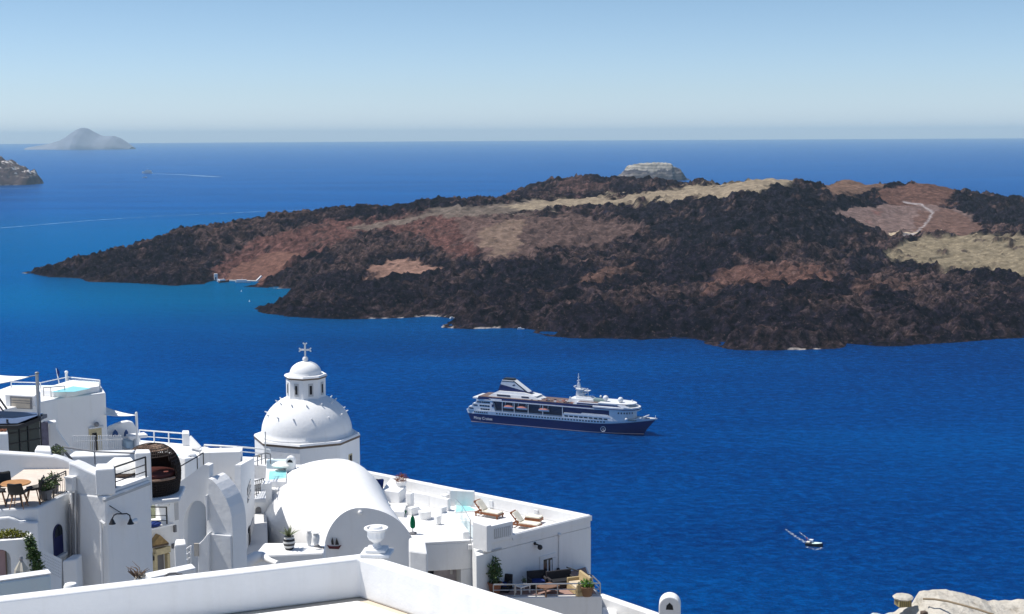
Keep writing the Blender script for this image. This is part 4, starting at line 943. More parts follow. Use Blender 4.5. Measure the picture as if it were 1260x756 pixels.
m = MB(); c = onfl(657, 643); m.box(c + Vector((0, 0, .25)), (1.1, 0.7, .2), lrz + .25); ot = m.build('footstool', M['wood']); tag(ot, 'wooden footstool with cream pad in the right corner of the roof terrace', 'footstool')
m = MB(); m.box(c + Vector((0, 0, .41)), (1.05, 0.66, .12), lrz + .25); m.build('pad', M['cream'], ot, bevel=0.04)

# ------------------------------------------------------------------ porch block left of it: blue-white shaded house with a flat roof
DP = 25.6
Pa, Pb = PD(515, 668, DP), PD(583, 664.5, DP)
fP = Facade(Pa, Pb); zP = H - DP
Pr = thing('porch_house', 'low white house with a deep shaded porch under a flat roof terrace', 'house', (Pa.x + 1, Pa.y, zP - 8))
depth_ = Vector((0, 1, 0)) * 7
m = MB(); m.prism([xy(Pa - fP.u * 2.4), xy(Pb), xy(Pb - fP.n * 3.1), xy(Pa - fP.n * 3.1 - fP.u * 2.4)], zP - 1.9, zP - 0.17); m.build('roof_slab', M['white'], Pr, bevel=0.04)
m = MB(); m.prism([xy(Pa - fP.u * 2.4), xy(Pb), xy(Pb - fP.n * 0.3), xy(Pa - fP.u * 2.4 - fP.n * 0.3)], zP - 0.167, zP); m.build('parapet', M['white'], Pr, bevel=0.04)
m = MB(); bk = -fP.n * 2.6; m.prism([xy(Pa + bk - fP.u), xy(Pb + bk), xy(Pb + bk * 1.3), xy(Pa + bk * 1.3 - fP.u)], zP - 9, zP - 1.903); m.build('rear_wall', simple('mauve_grey_wall', (0.55, 0.50, 0.53), 0.8), Pr)
for (x0, x1) in ((567, 583),):
    a, b = fP.pt(x0, 690), fP.pt(x1, 690); m = MB(); m.prism([xy(a), xy(b), xy(b - fP.n * 2.6), xy(a - fP.n * 2.6)], zP - 9, zP - 1.903); m.build('porch_wall', M['white_old_shade'], Pr)
m = MB(); a = fP.pt(528, 690) + bk * 0.97; m.box(Vector((a.x, a.y, zP - 3.5)), (1.1, 0.1, 3.0), fP.rz); m.build('porch_window', M['glass_dark'], Pr)
m = MB(); m.tube([fP.pt(561, 682) + bk * .9, fP.pt(561, 720) + bk * .9], 0.09, 8); m.build('drain_pipe', M['white_paint'], Pr)
m = MB(); m.box(fP.pt(579.5, 673, .12), (0.35, 0.25, 0.3), fP.rz); m.build('spot_light', M['white_paint'], Pr)

# ------------------------------------------------------------------ balcony in front of the terrace house, with rail and furniture
DK = 28.35; zK = H - DK
k0, k1, k2, k3 = PD(600, 736, DK), PD(741, 734, DK), PD(727, 722, DK), PD(560, 730, DK)
Kr = thing('balcony_house', 'white house front carrying the furnished balcony below the terrace house', 'house', (k0.x + 2, k0.y, zK - 8))
kin = Vector((fJ.A.x, fJ.A.y, 0)); w1_, w2_ = fJ.pt(588, 700), fJ.pt(727, 700)
m = MB(); m.prism([xy(k0), xy(k1), xy(PD(731, 722.5, DK)), xy(fJ.pt(722, 700) + fJ.n * .01), xy(w1_ + fJ.n * .01)], zK - 9, zK); m.build('wall', M['white'], Kr, bevel=0.05)
m = MB(); m.prism([xy(k0.lerp(k1, .02) + Vector((0, .25, 0))), xy(k1 + Vector((-.3, .25, 0))), xy(PD(729, 724, DK)), xy(fJ.pt(719, 700) + fJ.n * .1), xy(w1_ + fJ.n * .1)], zK + .003, zK + 0.02); m.build('balcony_floor', simple('reddish_floor_tiles', (0.30, 0.19, 0.16), 0.7), Kr)
r_ = railing('balcony_railing', [PD(607, 735.6, DK) + Vector((0, .1, 0)), k1 + Vector((-.12, .1, 0)), PD(729, 724, DK)], 0.80, 'steel railing with two bars round the furnished balcony', M['steel'], posts=1.22, rails=(0.55, 0.12), r=0.038, rp=0.04)
hr = thing('handrail', 'dark sloping handrail at the far right end of the furnished balcony', 'handrail', PD(697, 713, DK)); m = MB(); a = PD(697, 712, DK); b = PD(728, 722, DK)
m.tube([a + Vector((0, 0, .75)), b + Vector((0, 0, .72))], 0.04, 6); m.build('top_rail', M['black_metal'], hr)
for q in (0.15, 0.75): m = MB(); p = a.lerp(b, q); m.tube([p, p + Vector((0, 0, .74))], 0.03, 6); m.build('post', M['black_metal'], hr)
def onK(px, py): return PD(px, py, DK)
def armchair(label, c, rz, mat, cushion, name='armchair', cat='armchair', w=1.0, s=1.0):
    rt = local_thing(name, label, cat, c, rz); rt.scale = (s, s, s)
    m = MB(); m.box((0, 0, 0.2), (w, 0.8, 0.36)); m.build('base', mat, rt, bevel=0.03)
    m = MB(); m.box((0, -0.05, 0.44), (w * 0.74, 0.66, 0.14)); m.build('seat_cushion', cushion, rt, bevel=0.05)
    m = MB(); m.box((0, 0.36, 0.62), (w, 0.16, 0.75), rx=-0.12); m.build('backrest', mat, rt, bevel=0.05)
    for x in (-1, 1): m = MB(); m.box((x * (w / 2 - .07), 0, 0.42), (0.14, 0.8, 0.5)); m.build('armrest', mat, rt, bevel=0.04)
    return rt
M['dark_rattan'] = simple('dark_rattan', (0.022, 0.02, 0.024), 0.7, var=0.5, scale=20)
armchair('dark rattan armchair at the left end of the balcony beside the tall plant', onK(619, 727), rad(-20), M['dark_rattan'], M['navy_cloth'])
armchair('dark blue rattan armchair left of the balcony door', onK(661, 723), rad(15), M['dark_rattan'], M['navy_cloth'], w=1.15)
armchair('black rattan sofa right of the balcony door', onK(690, 722.5), rad(20), M['dark_rattan'], M['dark'], 'sofa', 'sofa', 1.7)
armchair('beige sofa turned side on at the right end of the balcony', onK(712, 729), rad(-70), simple('beige_weave', (0.40, 0.31, 0.17), 0.8), M['beige_cloth'], 'sofa', 'sofa', 1.5, 1.15)
def small_table(label, c, w, h, mat, name='low_table'):
    rt = local_thing(name, label, 'table', c, fJ.rz); m = MB(); m.box((0, 0, h), (w, w * 0.8, 0.06)); m.build('tabletop', mat, rt)
    for x in (-1, 1):
        for y in (-1, 1): m = MB(); m.box((x * w * .44, y * w * .34, h / 2), (0.07, 0.07, h)); m.build('leg', mat, rt)
    return rt
small_table('low brown coffee table in front of the balcony door', onK(674, 731), 1.2, 0.5, simple('brown_rattan', (0.16, 0.09, 0.06), 0.7))
small_table('small white table between the two dark armchairs', onK(643, 730), 0.8, 0.5, M['white_paint'])
potted('table_plant', 'small dark potted plant on the little white table', onK(645, 730) + Vector((0, 0, .53)), 0.14, 0.2, M['pot_grey'], M['leaf'], 0.2, 0.16, 60, 0.12, rt_)
potted('tall_plant', 'tall bushy green plant in a terracotta pot at the left of the balcony', onK(609, 731), 0.42, 0.75, M['terracotta'], M['leaf'], 0.42, 0.85, 420, 0.24, rt_)
potted('box_plant', 'bright green low plant in a brown planter by the right end of the railing', onK(722, 733), 0.45, 0.62, simple('brown_planter', (0.20, 0.11, 0.06), 0.8), simple('bright_leaf', (0.10, 0.22, 0.03), 0.5, var=0.5, scale=9), 0.5, 0.2, 260, 0.2, rt_)
m = MB(); p = fJ.pt(687, 706, .15); m.ball(p, 0.18, 10); m.ball(p + Vector((0, 0, .28)), 0.11, 8); m.tube([p + Vector((0, 0, -.15)), onK(687, 718)], 0.05, 6); tag(m.build('floor_lamp', M['dark_rattan']), 'dark lamp with a round shade against the wall right of the balcony door', 'lamp')
# white pergola slats below the balcony rail
pg = thing('slatted_screen', 'sloping white lattice screen just left below the balcony railing', 'lattice', PD(645, 740, DK + .6))
A4 = [PD(630, 732, DK + .2), PD(655, 732, DK + .2), PD(672, 748, DK + 1.5), PD(640, 748, DK + 1.5)]
for k in range(13):
    a = A4[0].lerp(A4[1], k / 12); b = A4[3].lerp(A4[2], k / 12); m = MB(); m.bar(a, b, 0.06, 0.04); m.build('slat', M['white_paint'], pg)
for k in range(5): m = MB(); a = A4[0].lerp(A4[3], k / 4); b = A4[1].lerp(A4[2], k / 4); m.bar(a + Vector((0, 0, .05)), b + Vector((0, 0, .05)), 0.05, 0.03); m.build('cross_slat', M['white_paint'], pg)
# the sunlit boundary wall running down to the right, small lower landing and the arched chimney
q0, q1 = PD(733, 727, 29.6), PD(835, 762, 29.6)
m = MB(); d = (q1 - q0).normalized(); n_ = Vector((-d.y, d.x, 0)); m.prism([xy(q0), xy(q1), xy(q1 - n_ * .6), xy(q0 - n_ * .6)], H - 40, H - 29.6); tag(m.build('boundary_wall', M['white'], bevel=0.08), 'low sunlit white wall running down past the balcony to the chimney', 'wall')
m = MB(); m.prism(roofpts([(741, 747), (757, 746), (760, 760), (741, 760)], 30.2), H - 40, H - 30.2); lw_ = m.build('landing', M['white'], bevel=0.05); tag(lw_, 'small white landing below the right end of the balcony', 'landing')
railing('landing_railing', [PD(745, 747, 30.2), PD(757, 748, 30.2), PD(759, 752, 30.2)], 0.55, 'short dark handrail on the landing below the balcony', M['grey_metal'], posts=.7, rails=(0.4,), r=0.02, rp=0.022)
def arch_chimney(label, c, w, h, dpt, rz=0.0, hole=0.35):
    rt = local_thing('chimney', label, 'chimney', c, rz); n = 14; out = [(-w / 2, 0), (w / 2, 0)] + [(w / 2 * math.cos(math.pi * i / n), h - w / 2 + w / 2 * math.sin(math.pi * i / n)) for i in range(n + 1)]
    m = MB(); m.extrude([(x, -dpt / 2, z) for x, z in out], (0, dpt, 0)); m.build('stack', M['white'], rt, bevel=0.06, smooth=False)
    hw = w * hole / 2; m = MB(); m.extrude([(-hw, -dpt / 2 - .012, h - w * .62), (hw, -dpt / 2 - .012, h - w * .62), (hw * .8, -dpt / 2 - .012, h - w * .42), (0, -dpt / 2 - .012, h - w * .28), (-hw * .8, -dpt / 2 - .012, h - w * .42)], (0, 0.05, 0)); m.build('smoke_hole', M['dark'], rt); return rt
arch_chimney('white round topped chimney with a dark smoke hole standing alone by the sea edge', PD(824, 775, 27.6), 1.20, 2.05, 0.9, rad(-8))

# ------------------------------------------------------------------ the church: octagonal drum, dome, lantern, cross
CH = PY(378, 545, 100.0); Rd = 100.5 * 128 / 2 / FPX * 1.02
zdrum = PY(378, 549, 96.5).z
ch = thing('church', 'white domed church with an octagonal drum, a lantern and a cross on top', 'church', (CH.x, CH.y, zdrum - 9))
orot = rad(0.6)
def octo(m, R, z0, z1, rot=orot, R1=None):
    R1 = R1 or R; lo = [m.b.verts.new((CH.x + R * math.cos(rot + k * math.pi / 4), CH.y + R * math.sin(rot + k * math.pi / 4), z0)) for k in range(8)]
    hi = [m.b.verts.new((CH.x + R1 * math.cos(rot + k * math.pi / 4), CH.y + R1 * math.sin(rot + k * math.pi / 4), z1)) for k in range(8)]
    m.b.faces.new(lo[::-1]); m.b.faces.new(hi)
    for k in range(8): m.b.faces.new((lo[k], lo[(k + 1) % 8], hi[(k + 1) % 8], hi[k]))
m = MB(); octo(m, Rd, zdrum - 9, zdrum - 0.16); m.build('drum', M['white'], ch)
m = MB(); octo(m, Rd * 1.012, zdrum - 0.158, zdrum); m.build('cornice', M['trim_brown'], ch)
m = MB(); octo(m, Rd * 1.016, zdrum + .003, zdrum + 0.14, R1=Rd * 1.0); m.build('drum_roof', M['white'], ch)
zl0 = PY(378, 494, 98.5).z; zl1 = PY(378, 466.5, 98.6).z
Rdm = Rd * 0.86; HD = (zl0 - zdrum - 0.22) / 0.90
m = MB(); prof = [(Rdm * 1.06, 0), (Rdm * 1.0, 0.12)]
for i in range(1, 15):
    a = math.pi / 2 * i / 14; prof.append((Rdm * math.cos(a) ** 0.92, 0.12 + HD * math.sin(a)))
m.lathe(prof[:-1] + [(0.05, prof[-1][1])], (CH.x, CH.y, zdrum + 0.12), 48); dome = m.build('dome', M['white'], ch, smooth='all')
def dome_pt(az, fz):
    a = math.asin(min(1, fz)); r = Rdm * math.cos(a) ** 0.92; z = zdrum + .24 + HD * fz
    return Vector((CH.x + r * math.cos(az), CH.y + r * math.sin(az), z)), Vector((math.cos(az) * math.cos(a * .8), math.sin(az) * math.cos(a * .8), math.sin(a * .8)))
for fz, n_sp, off in ((0.52, 14, 0.1), (0.80, 12, 0.3)):
    for k in range(n_sp):
        az = 2 * math.pi * (k + off) / n_sp; p, nn = dome_pt(az, fz); mm = MB(); mm.tube([p - nn * 0.05, p + nn * 0.20], [0.07, 0.035], 8); mm.build('dome_peg', M['white_old_shade'], dome, smooth=True)
Rl = Rd * 0.375
m = MB(); octo(m, Rl, zl0 - 0.6, zl1 - 0.12, orot + rad(0)); lan = m.build('lantern', M['white'], ch)
m = MB(); octo(m, Rl * 1.06, zl1 - 0.118, zl1, orot + rad(0)); m.build('lantern_cornice', M['trim_brown'], lan)
m = MB(); octo(m, Rl * 1.10, zl1 + .003, zl1 + 0.13, orot + rad(0), Rl * 1.05); m.build('lantern_roof', M['white'], lan)
# arched windows of the lantern (sunk frames) and of the drum
for k in range(8):
    am = orot + rad(0) + (k + 0.5) * math.pi / 4; ap = Rl * math.cos(math.pi / 8); cc = Vector((CH.x + ap * math.cos(am), CH.y + ap * math.sin(am), (zl0 + zl1) / 2 - 0.05))
    m = MB(); m.box(cc, (0.07, 0.36, 0.92), am); m.build('lantern_frame', M['grey_wall'], lan)
    m = MB(); m.box(cc, (0.10, 0.17, 0.62), am); m.build('lantern_window', M['dark'], lan)
for k in range(8):
    am = orot + (k + 0.5) * math.pi / 4; ap = Rd * math.cos(math.pi / 8); cc = Vector((CH.x + ap * math.cos(am), CH.y + ap * math.sin(am), zdrum - 1.55))
    m = MB(); m.box(cc, (0.07, 0.5, 0.95), am); wf = m.build('drum_frame', M['ochre_pale'], ch)
    m = MB(); m.box(cc, (0.10, 0.3, 0.75), am); m.build('drum_window', M['dark'], ch)
Rs = Rl * 0.80; hs = PY(378, 446, 100).z - zl1 - 0.1
m = MB(); m.lathe([(Rs * 1.08, 0.05)] + [(Rs * math.cos(math.pi / 2 * i / 10), 0.12 + hs * math.sin(math.pi / 2 * i / 10)) for i in range(10)] + [(0.04, 0.12 + hs)], (CH.x, CH.y, zl1 + .06), 32); m.build('lantern_dome', M['white'], lan, smooth='all')
zc = zl1 + 0.15 + hs
m = MB(); m.lathe([(0.20, -0.08), (0.16, 0.1), (0.2, 0.12), (0.20, 0.26), (0.14, 0.34), (0.05, 0.42)], (CH.x, CH.y, zc), 16)
m.build('cross_base', M['white_paint'], ch, smooth=True)
m = MB(); z = zc + 0.36; H_ = 0.88; cxr = CH.x
m.box((cxr, CH.y, z + H_ / 2), (0.11, 0.11, H_)); m.box((cxr, CH.y, z + H_ * .55), (0.66, 0.108, 0.11))
for sx in (-1, 1):
    m.bar((cxr + sx * .32, CH.y, z + H_ * .55), (cxr + sx * .42, CH.y, z + H_ * .55 + .13), 0.09); m.bar((cxr + sx * .32, CH.y, z + H_ * .55), (cxr + sx * .42, CH.y, z + H_ * .55 - .13), 0.09)
    m.bar((cxr, CH.y, z + H_), (cxr + sx * .14, CH.y, z + H_ + .09), 0.09)
cr_ = m.build('cross', M['white_paint'], ch)

# ------------------------------------------------------------------ the barrel vault in front of the church
VF, VB = 70.0, 85.0
vz0 = PY(440, 690, VF).z
def vault_row(Y, xl, xr, ztop_px, peak_px, rounding=1.0, n=22):
    """one cross-section at depth Y: from the left foot pixel to the right foot pixel with its crest"""
    return None
va = thing('vaulted_house', 'white barrel vaulted house with a shaded arched end wall', 'house', (-9, 75, vz0 - 6))
ax0 = PY(443, 625, VF); ax1 = PY(405, 562, 84)
# crest line and half widths along the axis
secs = []
for k in range(15):
    s_ = k / 14; Yv = VF + (86.6 - VF) * s_
    cx = ax0.x + (ax1.x - ax0.x) * s_
    wl = 1.85 + 3.1 * sstep(0, 0.6, np.array(s_)).item(); wr = 2.75 + 0.2 * s_
    if s_ > 0.80: f = math.sqrt(max(0.03, 1 - ((s_ - 0.80) / 0.205) ** 2))
    else: f = 1
    zt = PY(443 + (405 - 443) * s_, 625 + (562 - 625) * (s_ / 0.86), Yv).z if s_ <= 0.80 else None
    secs.append((Yv, cx, wl, wr, f, zt))
ztl = secs[11][5]
rows = []
for (Yv, cx, wl, wr, f, zt) in secs:
    zt = zt if zt is not None else ztl
    zb0 = vz0 - 6; zs = zt - (2.3 + 1.0 * min(1, (Yv - VF) / 8)); row = []
    for i in range(27):
        a = math.pi * i / 26; c_, s2 = math.cos(a), math.sin(a)
        x = cx - (wl if c_ > 0 else wr) * c_ * f; z = zs + (zt - zs) * (max(0.0, s2) ** 1.02) * f
        row.append((x, Yv, z))
    row = [(row[0][0], Yv, zb0)] + row + [(row[-1][0], Yv, zb0)]
    rows.append(row)
m = MB(); m.grid(rows); m.face(rows[0][::-1]); m.face(rows[-1]); m.build('vault', M['white'], va, smooth=True)
# the shaded end wall carries a small ship relief; the little terrace in front carries pots
fV = Facade((ax0.x - 4, VF - 0.02), (ax0.x + 4, VF - 0.02))
rl = thing('ship_relief', 'little black and dark red sailing ship relief on the shaded end wall of the vault', 'wall ornament', fV.pt(411, 676, .05))
def flat(name, pix, mat, parent, fac, d0=0.03, th=0.05):
    m = MB(); m.extrude([fac.pt(x, y, d0 + th) for x, y in pix], -fac.n * th); return m.build(name, mat, parent)
M['maroon'] = simple('maroon_paint', (0.10, 0.015, 0.02), 0.6)
flat('hull', [(402.5, 671), (405, 675.5), (417, 676), (420, 671), (416, 672.6), (406, 672.6)], M['maroon'], rl, fV)
flat('sail', [(408, 670.5), (407.4, 666), (409, 661.5), (410.2, 666), (410.6, 670.8)], M['black_metal'], rl, fV)
flat('sail', [(412.6, 670.8), (413, 666), (414, 662.5), (416, 667), (417, 670.5)], M['black_metal'], rl, fV)
m = MB(); m.ball(fV.pt(443, 631, .1), 0.12, 10); tag(m.build('spot_light', M['white_paint']), 'small white spotlight under the crest of the vault end wall', 'lamp')
DT_ = 18.5
tp = roofpts([(312, 684), (398.5, 680.3), (401, 668), (325, 668)], DT_)
pt_ = thing('planter_terrace', 'small white terrace with potted plants at the foot of the vault', 'terrace', (*tp[0], H - DT_ - 6))
m = MB(); m.prism(tp, H - DT_ - 8, H - DT_); m.build('wall', M['white'], pt_, bevel=0.08)
def onT(px, py): return PD(px, py, DT_)
# striped pot with agave
c = onT(356, 676); ag = thing('agave_pot', 'spiky agave in a black and white striped pot on the small terrace', 'plant', c)
prof = [(0.17, 0), (0.23, 0.1), (0.27, 0.3), (0.25, 0.48), (0.21, 0.56), (0.24, 0.6), (0.20, 0.6), (0.18, 0.5)]
m = MB(); m.lathe(prof, c, 20)
t = NT('striped_glaze'); z_ = t.n('ShaderNodeSeparateXYZ'); t.l(t.co.outputs['Object'], z_.inputs[0]); w_ = t.n('ShaderNodeMath', operation='MODULO'); w_.inputs[1].default_value = 0.2; t.l(z_.outputs[2], w_.inputs[0])
t.bsdf(t.ramp(t.n('ShaderNodeMath', operation='MULTIPLY').outputs[0] if False else w_.outputs[0], [(0.10, (0.02, 0.02, 0.022)), (0.115, (0.62, 0.62, 0.60))]), 0.4); M['striped'] = t.m
m.build('pot', M['striped'], ag, smooth=True)
m = MB(); blades(m, c + Vector((0, 0, .58)), 26, 0.62, 0.085, rt_, 0.95); m.build('leaves', M['leaf_grey'], ag)
for px, py, h, lb_ in ((380.5, 664, 0.72, 'slim white amphora by the vault, left of its wider companion'), (389, 665, 0.66, 'wide mouthed white amphora by the vault, right of the slim one')):
    c = onT(px, py + 8); r_ = 0.13 if px < 385 else 0.17
    m = MB(); m.lathe([(r_ * .5, 0), (r_ * .6, h * .1), (r_, h * .6), (r_ * .95, h * .8), (r_ * .55, h * .9), (r_ * 1.05, h), (r_ * .8, h), (r_ * .4, h * .9)], c, 16); tag(m.build('amphora', M['white_old_shade'], smooth='all'), lb_, 'vase', 'white amphorae by the vault')
m = MB(); c = onT(391, 676); m.tube([c + Vector((-.18, 0, .12)), c + Vector((0, 0, .16)), c + Vector((.2, 0, .05))], [0.03, 0.09, 0.03], 8); m.face([c + Vector((.16, 0, .06)), c + Vector((.3, 0, .14)), c + Vector((.28, 0, -.0))]); tag(m.build('fish_ornament', M['pot_grey']), 'small grey fish ornament lying on the terrace edge beside the vault end wall', 'ornament')
# rounded white stair wall below it
m = MB(); m.tube([PY(288, 704, 58), PY(300, 695, 58.5), PY(316, 685.5, 59), PY(322, 684.5, 59.2)], [0.28, 0.28, 0.26, 0.2], 12); m.tube([PY(322, 684.5, 59.2), PY(332, 690, 58.6), PY(342, 694, 58)], [0.2, 0.12, 0.12], 10)
tag(m.build('stair_wall', M['white'], smooth=True), 'rounded white stair wall curling down left of the planter terrace', 'wall')
m = MB(); m.prism(roofpts([(503, 677), (526, 680), (524, 668), (511, 659.5), (503, 662)], 19.6), H - 30, H - 19.6); tag(m.build('ledge', M['white'], bevel=0.1), 'sunlit white ledge at the right foot of the vault end wall', 'ledge')

# ================================================================== foreground: the near terrace with its parapet and the urn
DW = 7.15; zW = H - DW; zF = zW - 0.69
c0 = PD(449, 680.5, DW); la = PD(-60, 739.5, DW); ra = PD(760, 775, DW)
fT = thing('near_terrace', 'near white terrace with a thick parapet meeting at a corner under the urn', 'terrace', (c0.x, c0.y - 6, zF - 3))
ld = (la - c0).normalized(); rd = (ra - c0).normalized()
ln = Vector((-ld.y, ld.x, 0)); ln = ln if ln.y < 0 else -ln
rn = Vector((-rd.y, rd.x, 0)); rn = rn if rn.x < 0 else -rn
lend = c0 + ld * 14; rend = c0 + rd * 9
m = MB(); m.prism([xy(c0), xy(lend), (lend.x, -4), (rend.x, -4), xy(rend)], zF - 7, zF); m.build('floor', M['sand_floor'], fT)
th = 0.29
ic = c0 + (ln + rn) * th / (1 + ln.dot(rn))
m = MB(); m.prism([xy(rend), xy(c0), xy(lend), xy(lend + ln * th), xy(ic), xy(rend + rn * th)], zF + .003, zW); m.build('parapet', M['white'], fT, bevel=0.04, seg=3)
m = MB(); m.prism([xy(ic + ln * 0.16 + rn * 0.10), xy(lend + ln * 0.45), (lend.x, -3.9), (rend.x - 1, -3.9), xy(rend + rn * (th + .02))], zF + .003, zF + 0.02); m.build('floor_coat', M['white'], fT)
pc = PD(464, 683, DW); yaw = math.atan2(rd.y, rd.x) + rad(8)
m = MB(); m.box((pc.x, pc.y, zW + 0.035), (0.52, 0.44, 0.07), rad(-6)); m.box((pc.x, pc.y, zW + 0.10), (0.36, 0.34, 0.06), rad(-6)); ub = MB
urn = thing('stone_urn', 'white stone urn standing on the corner of the near parapet', 'urn', (pc.x, pc.y, zW))
m.build('plinth', M['white'], urn, bevel=0.02)
k = 0.0142
m = MB(); uc = (pc.x - 0.01, pc.y, zW + 0.13)
m.lathe([(0.1070, 0.0000), (0.1116, 0.0176), (0.0791, 0.0352), (0.0465, 0.0660), (0.0558, 0.0748), (0.0465, 0.0880), (0.0791, 0.1100), (0.1256, 0.1452), (0.1442, 0.1848)], uc, 40); m.build('foot', M['white'], urn, smooth=True)
m = MB(); seg = 48; m.lathe([(0.1395, 0.1760), (0.1469, 0.1936), (0.1507, 0.2640), (0.1562, 0.3036)], uc, seg)
for i, v in enumerate(m.b.verts):
    f = 1.0 + (0.022 if (i % seg) % 4 < 2 else -0.022); v.co.x = uc[0] + (v.co.x - uc[0]) * f; v.co.y = uc[1] + (v.co.y - uc[1]) * f
m.build('bowl', M['white'], urn)
m = MB(); m.lathe([(0.1562, 0.3018), (0.1906, 0.3212), (0.2065, 0.3344), (0.2065, 0.3520), (0.1906, 0.3590), (0.1581, 0.3520), (0.1302, 0.2992), (0.0930, 0.2640)], uc, 48); m.build('rim', M['white'], urn, smooth=True)
m = MB(); m.lathe([(0.1209, 0.3388), (0.0930, 0.3740), (0.0279, 0.3802)], uc, 24); m.build('filling', M['white_old_shade'], urn, smooth=True)
# right edge: pale rubble wall top with a hose and a capped lantern block
t = NT('pale_rubble'); sn = t.noise(3.5, 7, 0.75); vor = t.n('ShaderNodeTexVoronoi', feature='F1'); vor.inputs['Scale'].default_value = 2.6; t.l(t.geo(), vor.inputs['Vector'])
colr = t.ramp(sn, [(0.30, (0.34, 0.30, 0.24)), (0.46, (0.56, 0.52, 0.45)), (0.7, (0.66, 0.62, 0.54))]); colr = t.mix(t.ramp(t.noise(9, 4, 0.8), [(0.64, 0), (0.72, 0.6)]), colr, (0.20, 0.17, 0.12))
t.bsdf(colr, 0.95, 0.1, 0, t.bump(sn, 0.9, 0.12, t.bump(vor.outputs['Distance'], 0.5, 0.1))); M['rubble'] = t.m
out = [(1071, 756), (1078, 750), (1087, 746), (1120, 743), (1137, 738.5), (1155, 738), (1172, 731.5), (1189, 728), (1200, 731), (1230, 738), (1262, 747), (1330, 768)]
ctr = [PY(x, y, 30.0 + 0.6 * math.sin(i)) for i, (x, y) in enumerate(out)]
X = np.linspace(7.0, 12.2, 110); Yv = np.linspace(24.0, 31.5, 110); XX, YY = np.meshgrid(X, Yv)
top = np.interp(XX, [p.x for p in ctr], [p.z for p in ctr])
wav = 0.3 * (fbm(XX / 0.8, np.zeros_like(XX), 77, 3) - 0.5)
ZZ = top - np.clip(29.7 + wav - YY, 0, 9) * 0.16 - np.clip(YY - 29.9 - wav, 0, 9) ** 1.5 * 2.4 - np.clip(7.78 - XX, 0, 3) * 2.2 + 0.07 + (fbm(XX / 0.45, YY / 0.45, 71, 4) - 0.5) * 0.10 + (fbm(XX / 0.12, YY / 0.12, 73, 2) - 0.5) * 0.06
o, _ = mesh_from('rubble_wall', XX, YY, ZZ, None, M['rubble'], smooth=True); tag(o, 'rough pale rubble wall top in the lower right corner', 'wall')
so_ = o.modifiers.new('body', 'SOLIDIFY'); so_.thickness = 0.9; so_.offset = -1
lc = PY(1111, 742.5, 29.6); lb_ = thing('lantern_block', 'small slatted block with a pale stone cap standing on the rubble wall', 'lantern', lc)
m = MB(); m.box(lc + Vector((0, 0, .03)), (0.28, 0.25, 0.16), .2); bl = m.build('block', simple('weathered_block', (0.22, 0.18, 0.10), 0.8), lb_)
m = MB()
for k in range(6): m.box(lc + Vector((-0.12 + k * .045, -0.14 + k * .009, .03)), (0.02, 0.05, 0.13), .2)
m.build('slats', simple('yellow_slat', (0.36, 0.29, 0.12), 0.7), lb_)
m = MB(); m.lathe([(0.21, 0), (0.225, 0.025), (0.19, 0.06), (0.10, 0.075)], lc + Vector((0, 0, .11)), 9); m.build('cap', M['rubble'], lb_)
hp = [PY(1136, 740.5, 29.2), PY(1150, 741, 29.0), PY(1166, 743.5, 28.6), PY(1185, 748.5, 28.1), PY(1203, 753.5, 27.6), PY(1222, 760, 27.0)]
m = MB(); m.tube([p + Vector((0, 0, .06)) for p in hp], 0.022, 8); tag(m.build('hose', simple('grey_brown_hose', (0.20, 0.15, 0.09), 0.6), smooth='all'), 'thin brown hose lying across the rubble wall', 'hose')
m = MB(); p = PY(1137, 756.5, 27.6); m.box(p, (0.12, 0.12, 0.14), .3); tag(m.build('peg', M['bark'], bevel=0.02), 'short brown wooden peg at the bottom edge of the rubble wall', 'peg')

# ================================================================== left: the near garden walls
D2 = 8.95
m = MB(); a, b = PD(-40, 722, D2), PD(62.5, 707.5, D2); dd = (b - a).normalized(); nn = Vector((-dd.y, dd.x, 0)); m.prism([xy(a), xy(b), xy(b + nn * .35), xy(a + nn * .35)], H - 18, H - D2); o = m.build('low_wall', M['blue_wall'], bevel=0.04); tag(o, 'weathered pale blue low wall in front of the creeper', 'wall')
m = MB(); m.prism([xy(a + Vector((0, .02, 0))), xy(b + Vector((0, .02, 0))), xy(b + nn * .33), xy(a + nn * .33)], H - D2 + .003, H - D2 + 0.03); m.build('coping', M['white_old_shade'], o)
D3 = 9.5; a, b = PD(-40, 669, D3), PD(37, 663, D3); f3 = Facade(a, b)
gw = thing('garden_house', 'small white house front overgrown by a creeper, with a faded pink door', 'house', (a.x, a.y, H - 14))
m = MB(); ar = f3.arch(-12, 676.5, 14, 735, 10)
zt, zb_ = H - D3, H - 17
o1 = [Vector((a.x, a.y, zt)), Vector((a.x, a.y, zb_)), ar[-1] * 1, *ar[::-1][1:], Vector((b.x, b.y, zb_)), Vector((b.x, b.y, zt))]
o1[2].z = zb_; o1[-3].z = zb_
m.extrude(o1, -f3.n * 0.55); m.build('wall', M['white'], gw)
m = MB(); f3.box(m, -16, 672, 18, 735, -0.3, 0.5); m.build('recess', M['white_old_shade'], gw)
m = MB(); f3.box(m, -10, 681, 6.6, 735, -0.22, 0.3); dr = m.build('door', M['pink_door'], gw)
m = MB(); f3.box(m, 6.8, 681, 8.2, 735, -0.2, 0.3); m.build('door_frame', M['trim_brown'], gw)
cr = thing('creeper', 'green creeper sprawling over the little white house and down its right corner', 'creeper', f3.pt(37, 705, -.2))
m = MB()
for k in range(26): p = f3.pt(-20 + k * 2.1, 663.5 - 5 * math.sin(max(0, k - 6) / 20 * math.pi) ** 2 - 2.5, -.25); leaves(m, p, 0.11, 0.10, 34, 0.085, rt_)
m.build('foliage', M['leaf_yellow'], cr)
m = MB()
